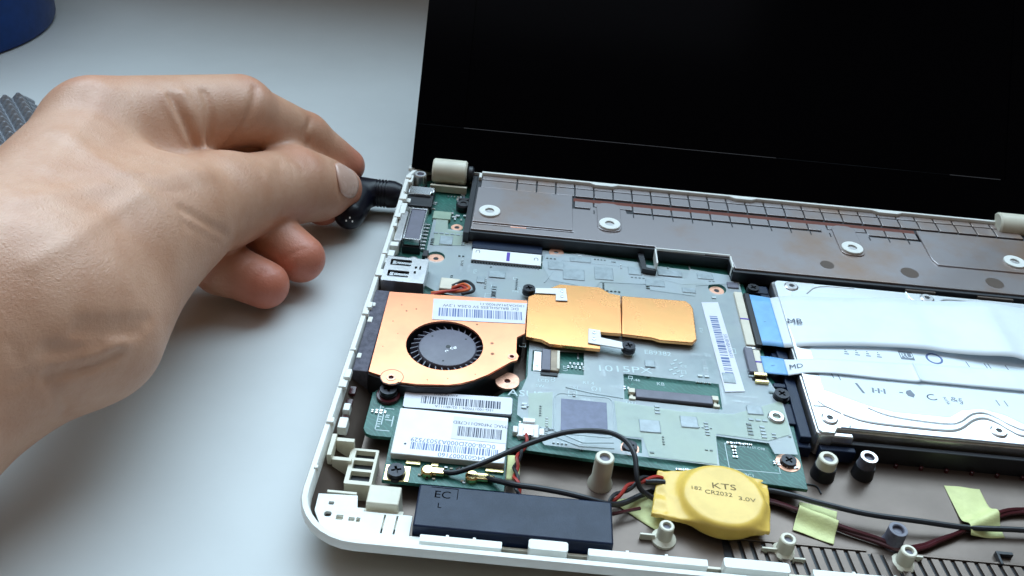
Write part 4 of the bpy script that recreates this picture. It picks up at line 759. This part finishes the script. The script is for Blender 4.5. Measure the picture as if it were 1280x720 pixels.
dv = Vector((45.6 + 18.3, -136.5 - 163, 197.6 - 9)).normalized(); tn = (Vector((1, 0, 0)) - dv * dv.x).normalized(); t2 = dv.cross(tn)
for a, q in ((0, 0), (0, 0), (0, 0)): pass
b = B()
for ox, oy in ((-1.0, -.6), (.35, .9), (1.6, -.7)):
    c_ = Vector((-18.25, 164.2, 8.8)) + (dv * 1 + tn * ox * .17 + t2 * (oy * .17 - .35)).normalized() * 5.95; b.lathe(0, 0, [(0, 0), (0, 0)], 3) if False else None
    vs = [c_ + tn * .32 * math.cos(t) + t2 * .42 * math.sin(t) + dv * .05 for t in [i * math.pi / 5 for i in range(10)]]; b.add(vs, [tuple(range(10))])
b.build('white_dots', mCan, pl, smooth=False)

# ================================================================== things on the table behind the hand
cup = thing('cup', 'dark blue rounded vessel at the far left corner of the table', 'vessel', (-285, 329, 0))
B().lathe(-285, 329, [(66, 0), (69, .8), (70, 3), (71.5, 60), (72, 90), (70.5, 90.4), (69.5, 89), (67.5, 6), (0, 5)], 72).build('cup_wall', mBlueCup, cup)
stb = thing('studded_block', 'grey block covered with rows of pyramid studs beside the back of the hand', 'block', (-185, 180, 0))
U = Vector((.61, -.79, 0)); W = Vector((-.79, -.61, 0)); o0 = Vector((-173.0, 227.5, 0)); ang = math.atan2(U.y, U.x); PIT = 5.2; NU, NW = 13, 11
q = [o0, o0 + U * PIT * NU, o0 + U * PIT * NU + W * PIT * NW, o0 + W * PIT * NW]
B().prism([(p.x, p.y) for p in q], .0, 14).build('block_body', mStud, stb, .5)
h = PIT / 2 - .12; ME_ST = B().add([(-h, -h, 0), (h, -h, 0), (h, h, 0), (-h, h, 0), (-.4, -.4, 3.1), (.4, -.4, 3.1), (.4, .4, 3.1), (-.4, .4, 3.1)], [(3, 2, 1, 0), (4, 5, 6, 7), (0, 1, 5, 4), (1, 2, 6, 5), (2, 3, 7, 6), (3, 0, 4, 7)]).mesh('stud', mStud, False)
for i in range(NU):
    for j in range(NW): p = o0 + U * PIT * (i + .5) + W * PIT * (j + .5); shared(ME_ST, 'stud', stb, (p.x, p.y, 13.9), ang)
# side studs along the visible edge
for i in range(NU):
    for j in range(2):
        p = o0 + U * PIT * (i + .5); o = shared(ME_ST, 'stud', stb, (p.x, p.y, 11.6 - j * PIT), 0); o.rotation_euler = (Matrix.Rotation(ang, 3, 'Z') @ Matrix.Rotation(math.radians(-90), 3, 'X')).to_euler() if False else (math.radians(-90), 0, ang)
bits = B(); bits.tube([(136.4, 51.2, 3.3), (139.4, 50.6, 3.4), (140.3, 47.9, 3.3)], .25, 6, smooth=4); o = bits.build('loose_thread', mBlack); o['label'] = 'tiny bent black thread lying on the floor by the white post'; o['category'] = 'thread'
#HANDBEGIN
# ================================================================== hand
# joints of the left hand in millimetres: forearm, wrist, palm, thumb and four fingers
CREASES = [([(-67.5, 131.0, 67.0), (-65.0, 129.1, 63.1), (-62.6, 128.5, 58.0), (-60.6, 128.7, 51.8)], 0.9, 1.5), ([(-69.3, 130.3, 68.2), (-66.9, 127.9, 64.8), (-64.5, 126.5, 60.2), (-62.3, 125.7, 54.9)], -0.7, 1.6), ([(-65.1, 135.1, 66.5), (-62.2, 132.5, 61.8), (-60.3, 132.2, 55.9), (-58.9, 132.4, 49.8)], -1.1, 2.2), ([(-60.2, 141.6, 64.7), (-58.1, 138.6, 60.9), (-57.6, 136.1, 55.5), (-58.3, 133.5, 49.1)], 1.3, 1.4), ([(-48.3, 158.3, 60.7), (-47.7, 152.2, 57.2), (-50.0, 146.2, 51.4), (-54.0, 143.0, 46.5)], 1.0, 1.4), ([(-34.2, 175.5, 41.6), (-34.9, 170.0, 39.3), (-34.4, 169.4, 35.3)], 0.8, 1.3), ([(-40.6, 94.7, 41.0), (-42.3, 87.2, 48.3), (-44.8, 82.7, 54.0), (-47.3, 80.2, 58.0)], 0.8, 1.4), ([(-41.3, 91.1, 40.3), (-43.0, 82.4, 49.1), (-45.7, 77.3, 55.2)], 0.4, 1.6), ([(-41.1, 91.1, 41.8), (-42.8, 84.1, 49.1), (-45.3, 79.8, 54.7)], -0.35, 1.6), ([(-53.3, 28.0, 57.5), (-49.0, 34.0, 53.3), (-44.8, 43.4, 47.2)], 0.7, 1.8), ([(-53.8, 26.1, 56.0), (-50.0, 31.1, 52.3), (-45.4, 39.5, 46.7)], 1.0, 1.5), ([(-57.7, 20.2, 55.1), (-54.3, 23.7, 52.7), (-50.5, 29.1, 50.1)], 0.9, 1.8), ([(-57.7, 18.0, 48.8), (-54.6, 22.1, 47.5), (-51.4, 27.0, 45.5), (-48.3, 32.1, 45.2)], 1.3, 1.5), ([(-57.7, 18.0, 48.8), (-57.6, 18.0, 44.3), (-57.2, 20.3, 38.4), (-57.9, 21.3, 35.1)], 1.1, 1.5), ([(-52.1, 26.3, 50.3), (-49.5, 30.5, 48.1), (-47.3, 34.2, 46.4)], -0.6, 2), ([(-32.4, 146.6, 39.2), (-30.8, 146.7, 38.1), (-30.1, 144.6, 37.1)], 0.35, 0.6), ([(-34.1, 143.3, 40.5), (-32.6, 141.4, 39.2), (-31.8, 139.2, 38.0)], 0.25, 0.6), ([(-29.9, 151.1, 38.1), (-28.2, 149.5, 36.5)], 0.25, 0.6), ([(-58.5, 79.4, 67.4), (-57.1, 82.3, 66.1), (-56.4, 85.8, 65.1)], 0.22, 0.7), ([(-61.2, 75.9, 69.0), (-59.4, 76.4, 68.1)], 0.2, 0.7), ([(-62.1, 91.3, 66.1), (-57.3, 93.0, 64.2), (-55.4, 96.9, 62.8)], 0.15, 0.8), ([(-32.4, 111.8, 17.8), (-32.2, 120.7, 15.7), (-28.4, 121.5, 18.2), (-25.4, 123.0, 18.9)], 0.35, 0.9), ([(-39.3, 104.8, 14.1), (-37.5, 107.1, 17.2), (-35.0, 109.6, 18.3)], 0.35, 0.9), ([(-42.8, 106.7, 16.9), (-41.7, 109.2, 19.1), (-40.3, 112.0, 19.9)], 0.3, 0.9), ([(-86.1, 117.9, 75.3), (-82.4, 117.8, 74.4)], -0.6, 5), ([(-62.1, 12.3, 51.3), (-60.0, 15.4, 51.3)], 0.3, 1.2), ([(-62.9, 16.4, 59.4), (-62.0, 15.1, 56.0)], 0.25, 1.2), ([(-82.9, 90.1, 73.2), (-73.0, 84.3, 71.1), (-62.3, 78.6, 69.1), (-54.7, 85.8, 64.2), (-47.9, 104.0, 56.9)], -0.6, 3.5), ([(-72.2, 48.9, 76.5), (-67.9, 59.3, 73.3), (-62.8, 69.8, 69.8)], -0.5, 3), ([(-63.2, 31.4, 70.8), (-59.0, 42.6, 70.7), (-57.9, 61.6, 67.1), (-54.9, 75.0, 65.7)], -0.45, 2.2), ([(-81.6, 110.5, 72.6), (-79.8, 95.4, 72.2), (-76.2, 68.8, 74.1)], -0.5, 3), ([(-39.2, 138.2, 43.8), (-36.8, 125.4, 43.5), (-35.1, 121.6, 38.3)], -0.3, 2.5), ([(-37.1, 144.6, 42.0), (-35.9, 137.9, 41.9)], 0.3, 0.7), ([(-41.6, 112.7, 48.0), (-40.0, 111.3, 44.9)], 0.15, 1), ([(-50.8, 82.7, 61.8), (-47.9, 90.4, 58.7)], 0.18, 0.7), ([(-53.9, 78.9, 64.6), (-51.8, 80.8, 62.7), (-50.0, 85.3, 60.9)], 0.15, 0.7)]
def hand_base(p):
    arm = smin(cone(p, (-165, -110, 44), (-98, 1, 40), 37, 28), cone(p, (-98, 1, 40), (-79.5, 36.5, 46.5), 28, 26.8), 8)
    palm = smin(arm, cone(p, (-79, 42, 48), (-88, 118, 55.5), 26, 17), 12)
    palm = smin(palm, cone(p, (-80, 50, 50), (-97, 115, 46), 23, 14), 12)
    palm = smin(palm, cone(p, (-70, 48, 45), (-62, 96, 43), 22, 19), 12)
    palm = smin(palm, cone(p, (-78, 60, 40), (-82, 108, 36), 19, 15), 12)
    palm = smin(palm, cone(p, (-60, 46, 37), (-65, 84, 38), 15.6, 15.5), 8)
    th = smin(cone(p, (-66, 76, 48), (-52, 122, 36), 19, 14.6), cone(p, (-52, 122, 36), (-36, 155, 25), 14.4, 13.4), 8)
    th = smin(th, cone(p, (-36, 155, 25), (-29, 162, 20.5), 13.4, 11.6), 4)
    th = smin(th, cone(p, (-29, 162, 20.5), (-22.6, 168.6, 17.4), 11.4, 8.6), 4)
    ix = smin(cone(p, (-88, 121, 59.5), (-55.5, 160, 50.4), 15.5, 12.6), cone(p, (-55.5, 160, 50), (-38, 181, 31.5), 11.4, 9.2), 2.2)
    ix = smin(ix, cone(p, (-38, 181, 31.5), (-23.6, 187.5, 17), 9.0, 7.2), 2.5)
    ix = smin(ix, cone(p, (-74, 128, 49), (-70, 140, 46), 12, 8), 6)
    rg = smin(cone(p, (-94, 112, 46), (-62, 142, 30), 12, 10), cone(p, (-62, 142, 30), (-41, 135, 16), 10, 9.6), 3)
    rg = smin(rg, cone(p, (-41, 135, 16), (-28, 127.5, 12.0), 9.6, 8.6), 3)
    pk = smin(cone(p, (-90, 100, 38), (-70, 124, 22), 12, 10), cone(p, (-70, 124, 22), (-52, 116, 13.5), 9.8, 9.2), 3)
    pk = smin(pk, cone(p, (-52, 116, 13.5), (-36.5, 112, 10.6), 9.2, 8.2), 3)
    mt = smin(cone(p, (-90, 122, 52), (-60, 160, 36), 12, 9.5), cone(p, (-60, 160, 36), (-40, 170, 16), 9.5, 8.6), 3)
    mt = smin(mt, cone(p, (-40, 170, 16), (-29, 166, 10), 8.5, 7.2), 3)
    d = smin(palm, th, 9); d = smin(d, ix, 6)
    for f_ in (mt, rg, pk): d = smin(d, f_, 1.6)
    return d
def hand_sdf(p):
    d = hand_base(p)
    for pts, amp, wd in CREASES:
        a_ = np.array(pts, np.float32); lo = a_.min(0) - 3 * wd; hi = a_.max(0) + 3 * wd; m = ((p > lo) & (p < hi)).all(1)
        if not m.any(): continue
        q = p[m]; e = np.full(len(q), 1e9, np.float32)
        for i in range(len(a_) - 1): e = np.minimum(e, seg_dist(q, a_[i], a_[i + 1]))
        d[m] = d[m] + amp * np.exp(-(e / wd) ** 2)
    return d
mSkin = M('skin', (.61, .35, .235), .40, spec=.5, vs=60, col2=(.50, .245, .145), bump=.4, bs=1100, sss=.06, bands=(.3, .7))
mNail = M('nail', (.62, .40, .32), .26, var=.04)
def flush_glow_colour():
    nt = mSkin.node_tree; N = nt.nodes; L = nt.links; b = N['Principled BSDF']; base = next(n for n in N if n.type == 'MIX')
    at = N.new('ShaderNodeAttribute'); at.attribute_name = 'flush_glow'; mx = N.new('ShaderNodeMix'); mx.data_type = 'RGBA'; mx.inputs['B'].default_value = (.55, .10, .06, 1)
    L.new(at.outputs['Fac'], mx.inputs['Factor']); L.new(base.outputs['Result'], mx.inputs['A']); L.new(mx.outputs['Result'], b.inputs['Base Color'])
    tc = next(n for n in N if n.type == 'TEX_COORD'); bp0 = next(n for n in N if n.type == 'BUMP')
    vo = N.new('ShaderNodeTexVoronoi'); vo.inputs['Scale'].default_value = 850; vo.feature = 'DISTANCE_TO_EDGE'; wn = N.new('ShaderNodeTexNoise'); wn.inputs['Scale'].default_value = 300; wn.inputs['Detail'].default_value = 4
    ad = N.new('ShaderNodeMix'); ad.data_type = 'VECTOR'; ad.inputs['Factor'].default_value = .002; L.new(tc.outputs['Object'], ad.inputs['A']); L.new(wn.outputs['Color'], ad.inputs['B']); L.new(ad.outputs['Result'], vo.inputs['Vector'])
    b2 = N.new('ShaderNodeBump'); b2.inputs['Strength'].default_value = .5; b2.inputs['Distance'].default_value = .00025; L.new(vo.outputs['Distance'], b2.inputs['Height']); L.new(bp0.outputs['Normal'], b2.inputs['Normal']); L.new(b2.outputs['Normal'], b.inputs['Normal'])
flush_glow_colour()
def norm(v): return v / np.linalg.norm(v)
def grad(f, p, e=.5): return norm(np.array([float(f((p + d)[None].astype(np.float32))[0] - f((p - d)[None].astype(np.float32))[0]) for d in np.eye(3) * e]))
def drop(f, p, d):
    p = p.astype(float).copy()
    for _ in range(40): p += d * float(f(p[None].astype(np.float32))[0]) * .8
    return p
def build_hand():
    c0 = drop(hand_base, np.array((-10., 152., 31.)), norm(np.array((-.62, .7, -.36)))); nrm = grad(hand_base, c0); e1 = np.array((13.4, 13.6, -7.6)); e1 = norm(e1 - nrm * (e1 @ nrm)); e2 = np.cross(nrm, e1)
    c0 = c0 + e1 * 1.0
    def nail_pt(u, v):
        return drop(hand_base, c0 + e2 * u * 6.6 + e1 * v * 6.6 + nrm * 6, -nrm)
    ring_ = []
    for i in range(25):
        a = math.pi * (-.12 + 1.24 * i / 24) + math.pi / 2; q = 1.08
        ring_.append(tuple(nail_pt(q * math.copysign(abs(math.sin(a - math.pi / 2 + math.pi / 2)) ** .8, math.sin(a)), q * math.copysign(abs(math.cos(a)) ** .8, math.cos(a)))))
    CREASES.append((ring_, .55, .55))
    V, F = surface_nets(hand_sdf, (-175, -125, -2), (-5, 206, 110), .9, 7.0)
    me = nets_mesh('hand', V, F, mSkin)
    fl = np.zeros(len(V))
    for tip, r_ in (((-26, 126, 11), 13), ((-35, 110, 10), 13), ((-27, 166, 10), 12), ((-22, 188, 16), 10), ((-20, 168, 16), 7), ((-56, 130, 22), 14), ((-62, 118, 20), 14), ((-52, 164, 57), 9), ((-33, 154, 36), 8), ((-36, 184, 39), 7), ((-92, 128, 74), 10)):
        fl = np.maximum(fl, (.8 if tip[2] < 30 else .22) * np.exp(-(np.linalg.norm(V - np.array(tip), axis=1) / r_) ** 2))  # natural redness and light glowing through fingertips, both put into the colour
    at = me.attributes.new('flush_glow', 'FLOAT', 'POINT'); at.data.foreach_set('value', fl.astype(np.float32))
    o = bpy.data.objects.new('hand', me); link(o)
    o['label'] = 'bare left hand pinching the black power plug between thumb and index finger'; o['category'] = 'hand'
    # thumbnail: a thin curved plate lying on the thumb tip
    nu, nv_ = 14, 14; vs = []; fs = []
    for i in range(nu + 1):
        for j in range(nv_ + 1):
            x, y = 2 * i / nu - 1, 2 * j / nv_ - 1
            u_, v_ = x * math.sqrt(1 - .42 * y * y * (1 if y < 0 else .8)), y * math.sqrt(1 - .42 * x * x)
            p = nail_pt(u_, v_); ed = max(abs(x), abs(y)); vs.append(p + nrm * (.38 - .45 * max(0, ed - .86) / .14 * (y < .9)))
    for i in range(nu):
        for j in range(nv_): q = i * (nv_ + 1) + j; fs.append((q, q + nv_ + 1, q + nv_ + 2, q + 1))
    n_ = B().add(vs, fs).build('fingernail', mNail, o); md = n_.modifiers.new('thickness', 'SOLIDIFY'); md.thickness = .3 * S; md.offset = -1
    return o
hand = build_hand()
#HANDEND
